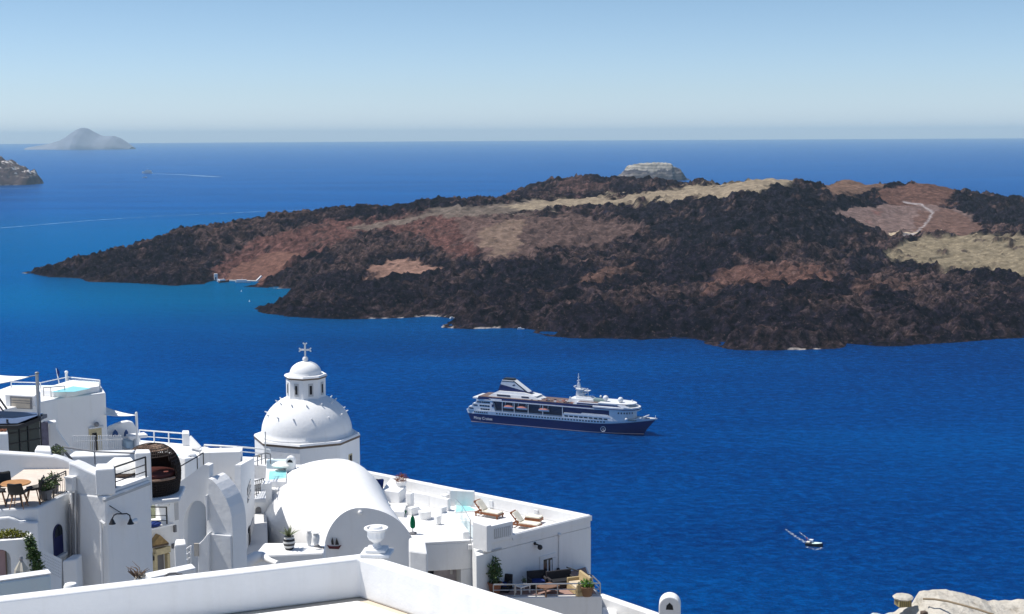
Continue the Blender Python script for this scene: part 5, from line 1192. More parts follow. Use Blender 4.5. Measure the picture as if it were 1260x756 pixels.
for k in range(34): s_ = k / 33; p = f3.pt(36 + 12 * s_ + rt_.gauss(0, 1.5), 662 + 46 * s_, -.02 + .1 * rt_.random()); leaves(m, p, 0.10 + 0.04 * s_, 0.12, 38, 0.095, rt_, 0.3)
m.build('foliage', M['leaf'], cr)
m = MB(); m.tube([f3.pt(5, 662, -.2), f3.pt(34, 662, -.15), f3.pt(42, 680, .0), f3.pt(50, 712, .05)], 0.02, 6); m.build('stem', M['bark'], cr)
pc_ = PY(26, 688, 31.0); pc_.z -= 1.62
parasol_closed('closed grey beige parasol in front of the pink door wall', pc_, 1.62, M['parasol_cloth'], 0.20)

# ------------------------------------------------------------------ the house with the table terrace and the tall blank corner
DT = 11.1; zT = H - DT
tl, tc, tb = PD(-45, 629.5, DT), PD(47, 625, DT), PD(84, 606.5, DT)
fA = Facade(tl, tc); fB = Facade(tc, tb)
TH = thing('terrace_cafe_house', 'white house with a small table terrace and an arched blue window', 'house', (tc.x, tc.y, zT - 6))
m = MB(); m.prism([xy(tl), xy(tc), xy(tb), (tb.x - .2, 47.2), (tl.x, 47.2)], zT - 7, zT); m.build('wall', M['white_old_shade'], TH, bevel=0.06)
m = MB(); m.prism([xy(tl + Vector((0, .12, 0))), xy(tc + Vector((-.12, .12, 0))), xy(tb + Vector((-.14, 0, 0))), (tb.x - .3, 47.1), (tl.x, 47.1)], zT + .003, zT + 0.015); m.build('terrace_floor', simple('cream_floor', (0.62, 0.54, 0.46), 0.8), TH)
# lower rendering course standing a little proud, wavy top
pts = [(-45, 642), (-20, 640), (2, 637.5), (10, 637), (17, 639), (24, 642.5), (30, 641.5), (36, 643), (46.6, 643)]
m = MB(); ol = [fA.pt(x, y, .22) for x, y in pts]; ol = ol + [Vector((ol[-1].x, ol[-1].y, zT - 7)), Vector((ol[0].x, ol[0].y, zT - 7))]; m.extrude(ol, -fA.n * .2); m.build('lower_course', M['white_old_shade'], TH, bevel=0.05)
ar = fB.arch(66.5, 645, 77.5, 683, 12, .03); m = MB(); m.extrude(ar, -fB.n * 0.05); w_ = m.build('arched_window', M['navy_paint'], TH)
ar = fB.arch(67.6, 646.5, 76.6, 660, 12, .036); m = MB(); m.extrude(ar, -fB.n * 0.02); m.build('pane', M['glass_dark'], w_)
m = MB(); fB.box(m, 65.5, 683, 79, 686, .12, .05); m.build('window_sill', M['white_old_shade'], TH)
# pierced screen wall and ledge
fL = Facade(tc + fB.n * 0.75, tb + fB.n * 0.75)
sc_ = thing('pierced_screen', 'pierced white screen wall sloping below the arched blue window', 'wall', fL.pt(60, 715))
m = MB(); ol = [fL.pt(x, y) for x, y in ((47, 674), (76, 688.5), (76, 740), (47, 740))]; m.extrude(ol, -fL.n * .1); m.build('wall', M['white_old_shade'], sc_)
m = MB()
for r in range(6):
    for cidx in range(13):
        x = 50 + cidx * 1.95; y = 678.5 + (x - 47) * 0.5 + r * 3.6
        fL.box(m, x, y, x + 0.85, y + 1.5, .004, .02)
m.build('perforation', M['grey_wall'], sc_)
lp = [fL.pt(75.5, 690), fL.pt(93, 685), fB.pt(80, 683, .1), fB.pt(79, 685, .05)]
zl = H - 12.85; m = MB(); p0 = PD(76.5, 690.5, 12.85); p1 = PD(94.5, 688, 12.85); m.prism([xy(p0), xy(p1), xy(p1 + Vector((0, .55, 0))), xy(p0 + Vector((.1, .7, 0)))], zl - 6, zl); tag(m.build('ledge', M['white_old_shade'], bevel=0.05), 'square white ledge block at the foot of the pipes', 'ledge')
m = MB(); p = PY(87, 721, 30); m.lathe([(0.15, -.6), (0.15, 0.0), (0.12, 0.05), (0.04, .07)], p, 16); tag(m.build('post_cap', M['white'], smooth=True), 'rounded white post top just behind the near parapet', 'post')
# rear wall of the terrace, its top stepping down to the right
fC = Facade((-19.5, 46.9), (-13.2, 47.1))
pts = [(-60, 556), (0, 557.5), (40, 560), (66, 562), (76, 565), (90, 571), (104, 578), (118, 583), (140, 584)]
m = MB(); ol = [fC.pt(x, y) for x, y in pts]; ol += [Vector((ol[-1].x, ol[-1].y, zT - 3)), Vector((ol[0].x, ol[0].y, zT - 3))]; m.extrude(ol, -fC.n * .42); tag(m.build('rear_wall', M['white_old_shade'], bevel=0.06), 'stained white wall behind the table terrace with a top sloping down to the right', 'wall')
# tall blank corner
dA, dB, dC = PD(85, 607, 11.05), PD(130, 611.5, 11.05), PD(184.5, 591, 11.05)
fDl, fDr = Facade(dA, dB), Facade(dB, dC)
CHs = thing('corner_house', 'tall blank white house corner carrying pipes and the double lamp', 'house', (dB.x, dB.y + 1, H - 18))
m = MB(); m.prism([xy(dA), xy(dB), xy(dC), (dC.x - 1.5, 48.6), (dA.x, 48.6)], H - 20, H - 11.05); m.build('wall', M['white'], CHs, bevel=0.05)
m = MB(); strip(PD(141, 606, 11.05), PD(184.0, 590.5, 11.05), 0.22, -fDr.n, H - 11.047, H - 10.93, m); m.build('coping', M['white'], CHs, bevel=0.03)
m = MB(); strip(PD(128, 612.5, 11.05), dC + fDr.n * .03, 0.05, -fDr.n, H - 11.2, H - 11.12, m); m.build('string_line', M['grey_wall'], CHs)
m = MB(); m.prism(roofpts([(117, 578), (141, 576.5), (139.5, 570), (118.5, 570.5)], 10.2), H - 11.045, H - 10.2); m.build('pier', M['white'], CHs, bevel=0.05)
m = MB(); m.extrude([fDl.pt(x, y, -.03) for x, y in ((84, 608), (84, 569), (92, 572), (104, 578), (118, 584), (118.5, 611.5))], -fDl.n * .5); m.build('upper_wall', M['white_old_shade'], CHs, bevel=.05)
p2 = roofpts([(165.5, 558), (185.5, 557), (184, 552.8), (167, 553)], 10.2); m = MB(); m.prism(p2, H - 12, H - 10.2); m.build('pier', M['white'], CHs, bevel=0.04)
for i, (x, y0) in enumerate(((87, 620), (90.3, 607), (93, 606), (96.2, 608))):
    m = MB(); m.tube([fDl.pt(x - 1.5 * (i == 0), y0, .06), fDl.pt(x, y0 + 40, .06), fDl.pt(x + .6, 760, .06)], 0.035, 6); m.build('pipe', M['grey_metal'] if i != 2 else M['grey_wall'], CHs)
m = MB(); fDl.box(m, 85.5, 586.5, 94.5, 603, .22, 0.0); mb2 = m.build('meter_box', M['white_old_shade'], CHs, bevel=0.02)
m = MB(); fDl.box(m, 85, 585.3, 95, 586.8, .24, 0.02); m.build('lid', M['white'], mb2)
m = MB(); m.tube([fDl.pt(124, 641, .05), fDl.pt(125, 690, .04), fDl.pt(126, 760, .04)], 0.04, 6); m.tube([fDl.pt(124, 641, .05), fDl.pt(129, 645, .08)], 0.04, 6); m.build('conduit', M['white'], CHs)
la_ = thing('double_lamp', 'black double armed wall lamp with two bell shades on the blank corner', 'lamp', fDr.pt(152, 633, .1))
n_ = fDr.n; pL, pM, pR = fDr.pt(138, 640, .32), fDr.pt(151, 632.6, .10), fDr.pt(160.5, 640, .32)
m = MB(); m.tube([pL + Vector((0, 0, .03)), fDr.pt(140, 634.3, .3), fDr.pt(144, 632.4, .2), pM, fDr.pt(156, 632.2, .2), fDr.pt(159.6, 634.3, .3), pR + Vector((0, 0, .03))], 0.022, 8); m.build('arm', M['black_metal'], la_, smooth='all')
m = MB(); m.tube([fDr.pt(135, 622.5, .03), pM], 0.014, 6); m.build('stay', M['black_metal'], la_)
for p in (pL, pR): m = MB(); m.lathe([(0.11, -.13), (0.07, -.05), (0.03, 0.04)], p, 14); m.build('shade', M['black_metal'], la_, smooth=True)
m = MB(); m.tube([pR + Vector((0.02, 0, -.07)), fDr.pt(167, 641, .25)], [0.06, 0.09], 10); m.build('white_reflector', M['white_paint'], la_)
railing('corner_railing', [PD(141, 606, 11.05) + Vector((0, .1, .12)), PD(179, 592.5, 11.05) + Vector((0, .1, .12))], 0.66, 'thin black railing with three bars between the two white piers', M['black_metal'], posts=1.5, rails=(0.62, 0.28), r=0.022, rp=0.03)
c = PY(153, 590, 45.9); c.z = H - 11.04; bbg = thing('bean_bag', 'large off white bean bag on the roof behind the thin black railing', 'bean bag', c)
m = MB(); m.lathe([(0.2, 0), (0.40, 0.06), (0.44, 0.2), (0.36, 0.34), (0.2, 0.44), (0.06, 0.48)], c + Vector((0, 0, .06)), 22)
for v in m.b.verts: v.co.x = c.x + (v.co.x - c.x) * 1.15 + 0.12 * (c.z + .3 - v.co.z)
m.build('cover', M['canvas'], bbg, smooth=True)
m = MB(); m.lathe([(0.38, 0), (0.44, 0.12), (0.40, 0.14)], c, 22); m.build('base', M['bark'], bbg)
# table, chairs, iron railing, pots on the terrace
c = PY(20.5, 618, 42.35); c.z = zT + .016
tb_ = thing('round_table', 'round orange wood table on black legs on the left terrace', 'table', c)
m = MB(); m.lathe([(0.43, 0), (0.45, .02), (0.43, .04)], c + Vector((0, 0, .64)), 28); m.build('tabletop', M['table_wood'], tb_)
for k in range(4): a = math.pi / 4 + k * math.pi / 2; m = MB(); m.tube([c + Vector((.36 * math.cos(a), .36 * math.sin(a), 0)), c + Vector((.14 * math.cos(a), .14 * math.sin(a), .64))], 0.022, 6); m.build('leg', M['black_metal'], tb_)
def shell_chair(label, px, Y, rz, prev=[None]):
    c = PY(px, 618, Y); c.z = zT + .016
    if prev[0] is None:
        rt = local_thing('shell_chair', label, 'chair', c, rz, 'black shell chairs round the wooden table')
        m = MB(); rows = []
        for i in range(9):
            s_ = i / 8
            if s_ < .5: y, z = -.22 + .44 * s_ * 2, .44 - .03 * math.sin(s_ * 2 * math.pi)
            else: y, z = .22 + .10 * (s_ - .5) * 2, .44 + .36 * (s_ - .5) * 2
            w = .24 - .03 * abs(s_ - .5); lift = .10 * math.sin(math.pi * min(1, s_ * 1.3)) 
            rows.append([(-w, y - .02, z + lift), (-w * .8, y, z + .02), (0, y + .01, z), (w * .8, y, z + .02), (w, y - .02, z + lift)])
        m.grid(rows); o = m.build('shell', M['black_plastic'], rt, smooth='all'); s2 = o.modifiers.new('thick', 'SOLIDIFY'); s2.thickness = .025
        for x in (-1, 1):
            for y in (-1, 1): m = MB(); m.tube([(x * .21, y * .21, 0), (x * .12, y * .12, .43)], [.012, .02], 6); m.build('leg', M['leg_wood'], rt)
        prev[0] = rt; return rt
    return dup(prev[0], c, label, rz)
shell_chair('black shell chair behind the wooden table, half hidden by it', 6, 42.95, rad(25))
shell_chair('black shell chair on the near side of the wooden table, its back to us', 23, 41.95, rad(180))
shell_chair('black shell chair right of the wooden table by the railing', 41.5, 42.5, rad(-80))
shell_chair('black shell chair cut off by the left edge of the picture', -2, 42.2, rad(110))
railing('iron_railing', [PD(49.5, 621, DT), PD(82, 605.8, DT)], 0.68, 'sloping black iron railing with thin spindles on the table terrace', M['black_metal'], posts=1.0, rails=(0.9, 0.08), r=0.016, rp=0.022, spindles=0.115)
c = PY(57, 612, 42.9); c.z = zT + .016; potted('potted_shrub', 'dark potted shrub behind the spindles of the iron railing', c, 0.2, 0.32, M['pot_grey'], M['leaf'], 0.26, 0.2, 240, 0.14, rt_)
c = PY(67, 606, 43.8); c.z = zT + .016; potted('potted_shrub', 'smaller dark potted shrub further up the iron railing', c, 0.15, 0.25, M['pot_grey'], M['leaf'], 0.2, 0.2, 160, 0.13, rt_)
# pedestal with succulent and dark hand rail on the wall behind
m = MB(); m.prism(roofpts([(42.5, 553.5), (63, 554.5), (62, 548.5), (45.5, 548)], 10.5), H - 12, H - 10.5); pd_ = m.build('pedestal', M['white'], bevel=0.05); tag(pd_, 'square white pedestal on the wall below the tall steel pole', 'pedestal')
c = PY(69.5, 562, 48.0); potted('succulent', 'spiky yellow green succulent beside the white pedestal', c, 0.12, 0.06, M['pot_grey'], M['leaf_grey'], 0.24, 0.16, 200, 0.15, rt_)
h_ = thing('handrail', 'short black handrail dropping to the right behind the succulent', 'handrail', PY(88, 567, 48)); m = MB(); m.tube([PY(69, 547.5, 49), PY(77, 553, 48.6), PY(88, 565.5, 48)], 0.05, 6); m.build('rail', M['black_metal'], h_)

# ------------------------------------------------------------------ the path behind, picket fence
fE = Facade((-15.8, 50.0), (-12.6, 50.2))
m = MB(); a, b = PY(82, 562, 50), PY(160, 563, 50.3); m.prism([xy(a), xy(b), (b.x, 51.1), (a.x, 50.9)], H - 22, a.z); o = m.build('path_terrace', M['white_old_shade'], bevel=0.05); tag(o, 'white path terrace in front of the picket fence', 'terrace')
r_ = railing('path_railing', [PY(78, 566, 49.7), PY(117, 571.5, 49.7), PY(167, 573.5, 49.9)], 0.46, 'thin grey railing along the path below the picket fence', M['grey_metal'], posts=4.0, rails=(), r=0.022, rp=0.026)
pf = thing('picket_fence', 'white picket fence with a gate in front of the pool house', 'fence', PY(120, 562, 60)); fP_ = Facade(PY(88, 560, 60), PY(152, 560, 60.5))
for i in range(27):
    x = 89.5 + i * 2.26; 
    if abs(x - 118.5) < 1.6: continue
    m = MB(); fP_.box(m, x, 536.5 - 1.2 * (i % 2) * .4 + (x - 90) * -0.01, x + 1.35, 562, .03, .02); m.build('picket', M['white_paint'], pf)
for y in (542, 556): m = MB(); fP_.box(m, 89, y, 151, y + 1.1, -.025, .06); m.build('rail', M['white_paint'], pf)
m = MB(); fP_.box(m, 117.6, 537, 119.4, 566, .05, .04); m.build('gate_post', M['black_metal'], pf)

# ------------------------------------------------------------------ pergola house at the left edge, steel pole and sails
m = MB(); a = PY(-30, 533.5, 51); b = PY(10, 533.5, 51); m.prism([xy(a), xy(b), (b.x - .2, 51.5), (a.x, 51.5)], H - 14, a.z); o = m.build('white_pier', M['white'], bevel=0.05); tag(o, 'broad white pier with two flower pots at the left edge', 'pier')
for x, l_ in ((1.5, 'small brown flower pot at the very left on the white pier'), (6.0, 'second brown flower pot on the white pier, right of its twin')):
    m = MB(); c = PY(x, 533, 51.3); m.lathe([(.05, 0), (.075, .12), (.08, .14), (.06, .14), (.05, .1)], c, 12); tag(m.build('flower_pot', M['terracotta'], smooth=True), l_, 'flower pot', 'flower pots on the white pier')
pgh = thing('pergola_house', 'dark glass fronted pergola house with a black canopy roof', 'pergola', PY(25, 557, 57)); fG = Facade(PY(8, 540, 56), PY(62, 540, 57.5))
M['green_glass'] = simple('dark_greenish_glass', (0.02, 0.045, 0.05), 0.12, 0.6, var=0.4, scale=0.8)
xs_ = (10, 24, 34.5, 50)
for i in range(3): m = MB(); fG.box(m, xs_[i] + .6, 519 - i, xs_[i + 1] - .3, 560, 0, .05); m.build('glass_panel', M['green_glass'], pgh)
for x in xs_: m = MB(); fG.box(m, x - .5, 516, x + .6, 562, .05, .06); m.build('post', M['black_metal'], pgh)
for y in (530, 543): m = MB(); fG.box(m, 10, y, 50, y + 1.1, .03, .05); m.build('cross_bar', M['black_metal'], pgh)
m = MB(); fG.box(m, 51, 520, 60, 560, 0, .1); m.build('stone_wall', simple('purple_grey_stone', (0.17, 0.15, 0.19), 0.9, var=0.4, scale=4), pgh)
cz = [PY(-30, 505, 62), PY(48, 508.5, 62), PY(58, 509.5, 61), PY(50, 513, 56.4), PY(22, 524, 55.6), PY(-30, 525, 55.4)]
m = MB(); m.extrude(cz, (0, 0, -0.16)); m.build('canopy', M['black_metal'], pgh)
m = MB(); cc = sum(cz, Vector()) / 6; q = [cc.lerp(p, .86) + Vector((0, 0, .05)) for p in cz]; m.extrude(q, (0, 0, -.02)); m.build('canopy_cloth', simple('blue_grey_canopy', (0.055, 0.09, 0.17), 0.6, var=0.5, scale=0.5), pgh)
m = MB(); 
fW = Facade(PY(50, 540, 58.3), PY(92, 540, 58.8)); m = MB(); m.extrude([fW.pt(x, y) for x, y in ((53, 521.5), (69.5, 519), (70, 527), (75, 536), (84, 548), (92, 560), (92, 575), (60.5, 575), (60.5, 523))], -fW.n * 0.5); tag(m.build('buttress_wall', M['white'], bevel=0.05), 'white buttress wall sloping down right of the steel pole', 'wall')
pa = PY(49.5, 548, 57.2); pa_t = PY(49.5, 460.5, 57.2)
sp_ = thing('sail_pole', 'tall grey steel pole holding the white sail at the left', 'pole', pa); m = MB(); m.tube([pa, (pa.x, pa.y, pa_t.z)], 0.07, 12); m.build('pole', M['steel'], sp_, smooth=True); m = MB(); m.lathe([(.08, 0), (.085, .06), (.05, .09)], (pa.x, pa.y, pa_t.z), 12); m.build('cap', M['grey_metal'], sp_)
def sail(label, A, B, C, sag, cable=None):
    rt = thing('shade_sail', label, 'shade sail', A); m = MB(); rows = []; n = 12
    for i in range(n + 1):
        a = A.lerp(C, i / n); b = B.lerp(C, i / n); row = []
        for j in range(n + 1):
            u = j / n; p = a.lerp(b, u); w = (1 - i / n) * 4 * u * (1 - u); p = p + Vector((0, 0, -sag * w - sag * .6 * 4 * (i / n) * (1 - i / n))); row.append(p)
        rows.append(row)
    m.grid(rows); o = m.build('cloth', M['canvas'], rt, smooth='all'); s2 = o.modifiers.new('thick', 'SOLIDIFY'); s2.thickness = .03
    if cable: m = MB(); m.tube(cable, 0.025, 5); m.build('cable', M['grey_metal'], rt)
    return rt
sail('white triangular shade sail reaching in from the left edge to the steel pole', PY(-45, 454.5, 66), PY(-45, 476, 58), PY(36, 463.5, 58.5), 0.15, [PY(36, 463.5, 58.5), Vector((pa.x, pa.y, pa_t.z - .05))])

# ------------------------------------------------------------------ pool house
DF = 15.7; zFp = H - DF
F0, F1, F2 = PD(4, 504, DF), PD(70, 490.3, DF), PD(130, 483.3, DF)
fF, fF0 = Facade(F1, F2), Facade(F0, F1)
PH = thing('pool_house', 'white house with a glass railed turquoise rooftop pool', 'house', (F1.x, F1.y, zFp - 8))
m = MB(); m.prism([xy(F0), xy(F1), xy(F2), xy(PD(124, 474, DF)), xy(PD(14, 474, DF)), xy(PD(-25, 488, DF))], zFp - 11, zFp); m.build('wall', M['white'], PH, bevel=0.08)
m = MB(); rim = [(50, 485.5), (66, 488), (82, 488.3), (122.5, 481.8), (122.5, 476.3), (88, 473.8)]; m.prism(roofpts(rim, DF - .05), zFp + .003, zFp + 0.38); pl_ = m.build('pool_surround', M['white'], PH, bevel=0.04)
wt = [(62, 483.0), (92, 482.5), (112, 478.2), (90, 475.6)]; m = MB(); m.prism(roofpts(wt, DF - .38), zFp + .383, zFp + .392); m.build('pool_water', M['pool_water'], pl_)
gb = thing('glass_balustrade', 'clear glass balustrade round the rooftop pool', 'balustrade', PD(60, 476, DF)); gpts = [PD(14, 477.5, DF) , PD(50, 478.5, DF), PD(84, 474.5, DF), PD(123.3, 480, DF)]; gh = 0.36
gz = [0.38, 0.38, 0.55, 0.62]
for i in range(3):
    a, b = gpts[i], gpts[i + 1]; m = MB(); d = (b - a).normalized(); n_ = Vector((-d.y, d.x, 0)) * .012; m.prism([xy(a - n_), xy(b - n_), xy(b + n_), xy(a + n_)], zFp + .02, [zFp + gz[i], zFp + gz[i + 1], zFp + gz[i + 1], zFp + gz[i]]); m.build('glass_pane', M['clear_glass'], gb)
    m = MB(); m.tube([a + Vector((0, 0, gz[i])), b + Vector((0, 0, gz[i + 1]))], 0.03, 6); m.build('top_rail', M['white_paint'], gb)
for p, z in zip(gpts, gz): m = MB(); m.tube([p, p + Vector((0, 0, z))], 0.035, 6); m.build('post', M['white_paint'], gb)
railing('pool_railing', [PD(54, 489.5, DF), PD(63, 489, DF), PD(80, 487.5, DF)], 0.62, 'thin grey rail with posts at the near corner of the rooftop pool', M['grey_metal'], posts=1.4, rails=(), r=0.022, rp=0.022)
p = PD(73.5, 476, DF); fp = thing('flag_pole', 'leaning pole with a small furled flag beside the rooftop pool', 'flag pole', p); m = MB(); m.tube([p, PY(69.2, 453.5, p.y)], [.045, .03], 6); m.build('pole', M['white_paint'], fp); m = MB(); q = PY(70, 457.5, p.y); m.tube([q + Vector((0, 0, .25)), q + Vector((.09, 0, -.1)), q + Vector((.1, 0, -.35))], [.03, .08, .02], 6); m.build('flag', M['navy_cloth'], fp)
p = PD(82.3, 475, DF); m = MB(); q = PY(82.3, 457.5, p.y); m.tube([p, (p.x, p.y, q.z)], .085, 10); m.lathe([(.1, 0), (.12, .1), (.06, .16)], (p.x, p.y, q.z - .1), 12); tag(m.build('vent_pipe', M['white_paint'], smooth=True), 'white vent pipe rising behind the rooftop pool', 'pipe')
m = MB(); m.bar(PY(85, 468.2, p.y), PY(99, 469.6, p.y), .09); m.bar(PY(98.5, 469.5, p.y), PY(98.5, 475, p.y), .04); tag(m.build('shower_arm', M['white_paint']), 'horizontal white arm beside the vent pipe over the pool', 'pipe')
m = MB(); hb_ = roofpts([(6, 485.2), (43, 487.2), (50, 481.5), (10, 479.6)], 15.0); m.prism(hb_, zFp + .003, H - 15.0); hbx = m.build('roof_cabin', M['white'], PH, bevel=0.06); fH0 = Facade((*hb_[0], 0), (*hb_[1], 0))
m = MB(); fH0.box(m, 13, 488.2, 39.5, 503, .04, .02); wn = m.build('cabin_window', M['grey_metal'], PH); m = MB(); fH0.box(m, 15, 490.5, 37.5, 492.6, .06, -.03); fH0.box(m, 15, 493.5, 37.5, 495.3, .06, -.03); fH0.box(m, 15, 496.2, 37.5, 502, .06, -.03); m.build('shutter', simple('beige_shutter', (0.50, 0.44, 0.36), 0.7), wn)
hs_ = thing('stair_rail', 'black stair rail slanting at the left edge below the pool house cabin', 'handrail', PY(4, 503, 80)); m = MB(); m.tube([PY(-4, 486, 80), PY(8, 503, 79.5)], .06, 6); m.build('top_rail', M['black_metal'], hs_); m = MB(); m.tube([PY(-8, 490, 80), PY(4, 506, 79.5)], .05, 6); m.build('mid_rail', M['black_metal'], hs_)
m = MB(); fF.box(m, 110, 526.5, 125.5, 575, .05, .02); nf = m.build('door_surround', M['ochre_pale'], PH); m = MB(); fF.box(m, 113.8, 532.5, 119.5, 575, .07, -.04); m.build('door', M['dark'], nf); m = MB(); fF.box(m, 109, 525, 126.5, 527, .12, .02); m.build('door_hood', M['white_old_shade'], PH)
m = MB(); q = fF.pt(119, 522.5, .2); m.ball(q, .16, 10); m.bar(fF.pt(119, 521, 0), q, .06); tag(m.build('wall_lamp', M['grey_metal']), 'small grey wall lamp above the ochre doorway of the pool house', 'lamp')

# ------------------------------------------------------------------ sea terrace right of it: sail, curved bench wall, rail
DG = 19.6; zG = H - DG
G_ = thing('sea_terrace', 'white terrace with a steel rail and curved seat wall overlooking the sea', 'terrace', (PD(200, 548, DG).x, PD(200, 548, DG).y, zG - 4))
m = MB(); m.prism(roofpts([(128, 566), (246, 562), (246, 551), (226, 546.2), (172, 541.5), (128, 540)], DG), zG - 8, zG); m.build('floor', M['white'], G_, bevel=0.05)
fU = Facade(PY(128, 540, 88), PY(168, 540, 89)); ol = [fU.pt(x, y) for x, y in ((126, 532), (137, 525), (150, 520), (158, 518.6), (164, 519.8), (167, 525), (168, 531), (168, 556), (126, 556))]; m = MB(); m.extrude(ol, -fU.n * .5); m.build('seat_wall', M['white'], G_, bevel=0.08)
m = MB(); fU.box(m, 152, 531, 174.5, 535, 1.4, -0.6); m.build('counter', M['white'], G_, bevel=0.04); m = MB(); fU.box(m, 160.5, 535, 165, 552, 1.3, -.7); m.build('counter_leg', M['white'], G_, bevel=.03)
m = MB(); fU.box(m, 151, 540, 160, 549, .9, 0); sb_ = m.build('bench', M['blue_wall'], bevel=0.05); tag(sb_, 'pale blue bench under the white counter on the sea terrace', 'bench')
for x0, x1, l_ in ((138, 146.5, 'blue cushion at the left end of the curved seat wall'), (152.5, 159, 'blue cushion at the middle of the curved seat wall')):
    m = MB(); c = fU.pt((x0 + x1) / 2, 534.5, .35); w = (x1 - x0) * .05; m.extrude([c + fU.u * -w * .5 + Vector((0, 0, -.15)), c + fU.u * w * .5 + Vector((0, 0, -.15)), c + fU.u * w * .3 + Vector((0, 0, .15)), c + Vector((0, 0, .3)), c - fU.u * w * .35 + Vector((0, 0, .1))], -fU.n * .15); tag(m.build('cushion', simple('denim_cloth', (0.04, 0.09, 0.22), 0.9) if x0 < 150 else bpy.data.materials['denim_cloth'], bevel=.04), l_, 'cushion')
pb = PY(169.3, 550, 87.2); pbt = PY(169.3, 508.5, 87.2); sp2 = thing('sail_pole', 'slim white pole on the sea terrace holding the smaller sail', 'pole', pb); m = MB(); m.tube([pb, (pb.x, pb.y, pbt.z)], .08, 10); m.build('pole', M['white_paint'], sp2)
m = MB(); m.lathe([(.09, 0), (.04, .08)], (pb.x, pb.y, pbt.z), 10); m.build('cap', M['white_paint'], sp2)
sail('smaller white shade sail stretched from the pool house to the slim white pole', PY(128.5, 500.5, 89), PY(128.5, 510.2, 86.8), Vector((pb.x, pb.y, pbt.z - .12)), .12)
railing('sea_railing', [PD(172, 544, DG), PD(226, 548.2, DG)], 0.78, 'pale steel railing along the sea edge of the terrace', M['white_paint'], posts=1.05, rails=(.5,), r=.035, rp=.045)
m = MB(); m.prism(roofpts([(224.5, 549), (233.5, 549), (233, 545), (225, 545)], DG), zG + .003, zG + .82); m.build('pillar', M['white'], G_, bevel=.04)
m = MB(); a = PY(232, 540, 88); m.extrude([PY(233, 537, 88), PY(246, 551, 87), PY(250, 556, 87), PY(233, 552, 88)], (0, .4, 0)); m.build('sloping_wall', M['white'], G_, bevel=.04)

# ------------------------------------------------------------------ the wicker pod, white pool and chimney to its right
DE = 13.15; zE = H - DE
m = MB(); m.prism(roofpts([(176, 617.5), (221, 613), (228, 598), (180, 596)], DE), zE - .16, zE); Eo = m.build('pod_terrace', M['white'], bevel=.05); tag(Eo, 'small white terrace slab carrying the wicker pod', 'terrace')
pc = PY(187.5, 600, 52.0); pc.z = zE
pod = thing('wicker_pod', 'dark domed wicker daybed pod with an open front', 'pod seat', pc)
Rp = 1.06; Hp = 1.80
def podpt(a, f):
    """a: angle round the pod, f: 0 floor .. 1 crown"""
    r = Rp * (0.90 + .1 * math.sin(min(1, f * 2.2) * math.pi / 2)) if f < .42 else Rp * math.cos((f - .42) / .58 * math.pi / 2) ** .72
    z = Hp * (f if f < .42 else .42 + .58 * math.sin((f - .42) / .58 * math.pi / 2))
    return Vector((pc.x + r * math.cos(a), pc.y + r * math.sin(a), pc.z + z))
front = lambda a, f: (f > .34 and f < .66 and abs(((a - rad(-75) + math.pi) % (2 * math.pi)) - math.pi) < rad(52) * (1 - .4 * max(0, (f - .5) / .3)))
m = MB(); 
nA = 60
for k in range(nA):
    a0 = 2 * math.pi * k / nA; run = []
    for j in range(25):
        f = j / 24 * .985
        if front(a0, f):
            if len(run) > 1: m.tube(run, .018, 4)
            run = []
        else: run.append(podpt(a0 + .10 * math.sin(f * 9), f))
    if len(run) > 1: m.tube(run, .018, 4)
for f in [.02 + .0485 * i for i in range(20)]:
    run = []
    for k in range(nA + 1):
        a0 = 2 * math.pi * k / nA
        if front(a0, f):
            if len(run) > 1: m.tube(run, .022, 4)
            run = []
        else: run.append(podpt(a0, f))
    if len(run) > 1: m.tube(run, .022, 4)
m.build('wicker_shell', M['wicker'], pod)
rows = [[podpt(2 * math.pi * k / 32, f) * 1 for k in range(32)] for f in (0.0, .12, .24, .34)]
m = MB(); rows = [[Vector((pc.x + (p.x - pc.x) * .97, pc.y + (p.y - pc.y) * .97, p.z)) for p in r] for r in rows]; m.grid(rows, close=True); m.face(rows[-1]); m.face(rows[0][::-1]); m.build('base', M['wicker'], pod)
rows = [[Vector((pc.x + (p.x - pc.x) * .95, pc.y + (p.y - pc.y) * .95, p.z)) for p in [podpt(rad(-10) + rad(230) * k / 30, f) for k in range(31)]] for f in (.30, .38, .46, .54, .62)]
m = MB(); m.grid(rows); m.build('lining', M['wicker'], pod, smooth='all')
m = MB(); a1 = [podpt(rad(-75) + rad(50) * s_, .36) for s_ in np.linspace(-1, 1, 12)]; m.tube([p + Vector((0, 0, .0)) for p in a1], .05, 6); m.build('front_edge', M['wicker_light'], pod)
m = MB(); m.lathe([(.80, 0), (.86, .06), (.84, .14), (.7, .17)], (pc.x, pc.y, pc.z + Hp * .345), 28); m.build('seat_cushion', simple('brick_red_cushion', (0.16, 0.045, 0.035), 0.9), pod, smooth=True)
m = MB(); m.box((pc.x - .35, pc.y - .2, pc.z + Hp * .52), (.5, .16, .38), .6, rx=-.3); m.build('pillow', simple('teal_pillow', (0.16, 0.34, 0.32), 0.9), pod, bevel=.06)
m = MB()
for k in range(40):
    a0 = rad(-160) + rad(170) * k / 39; m.tube([podpt(a0, .80), podpt(a0 + .05, .9), podpt(a0 + .02, .97)], .02, 4)
m.build('worn_strands', M['wicker_light'], pod)
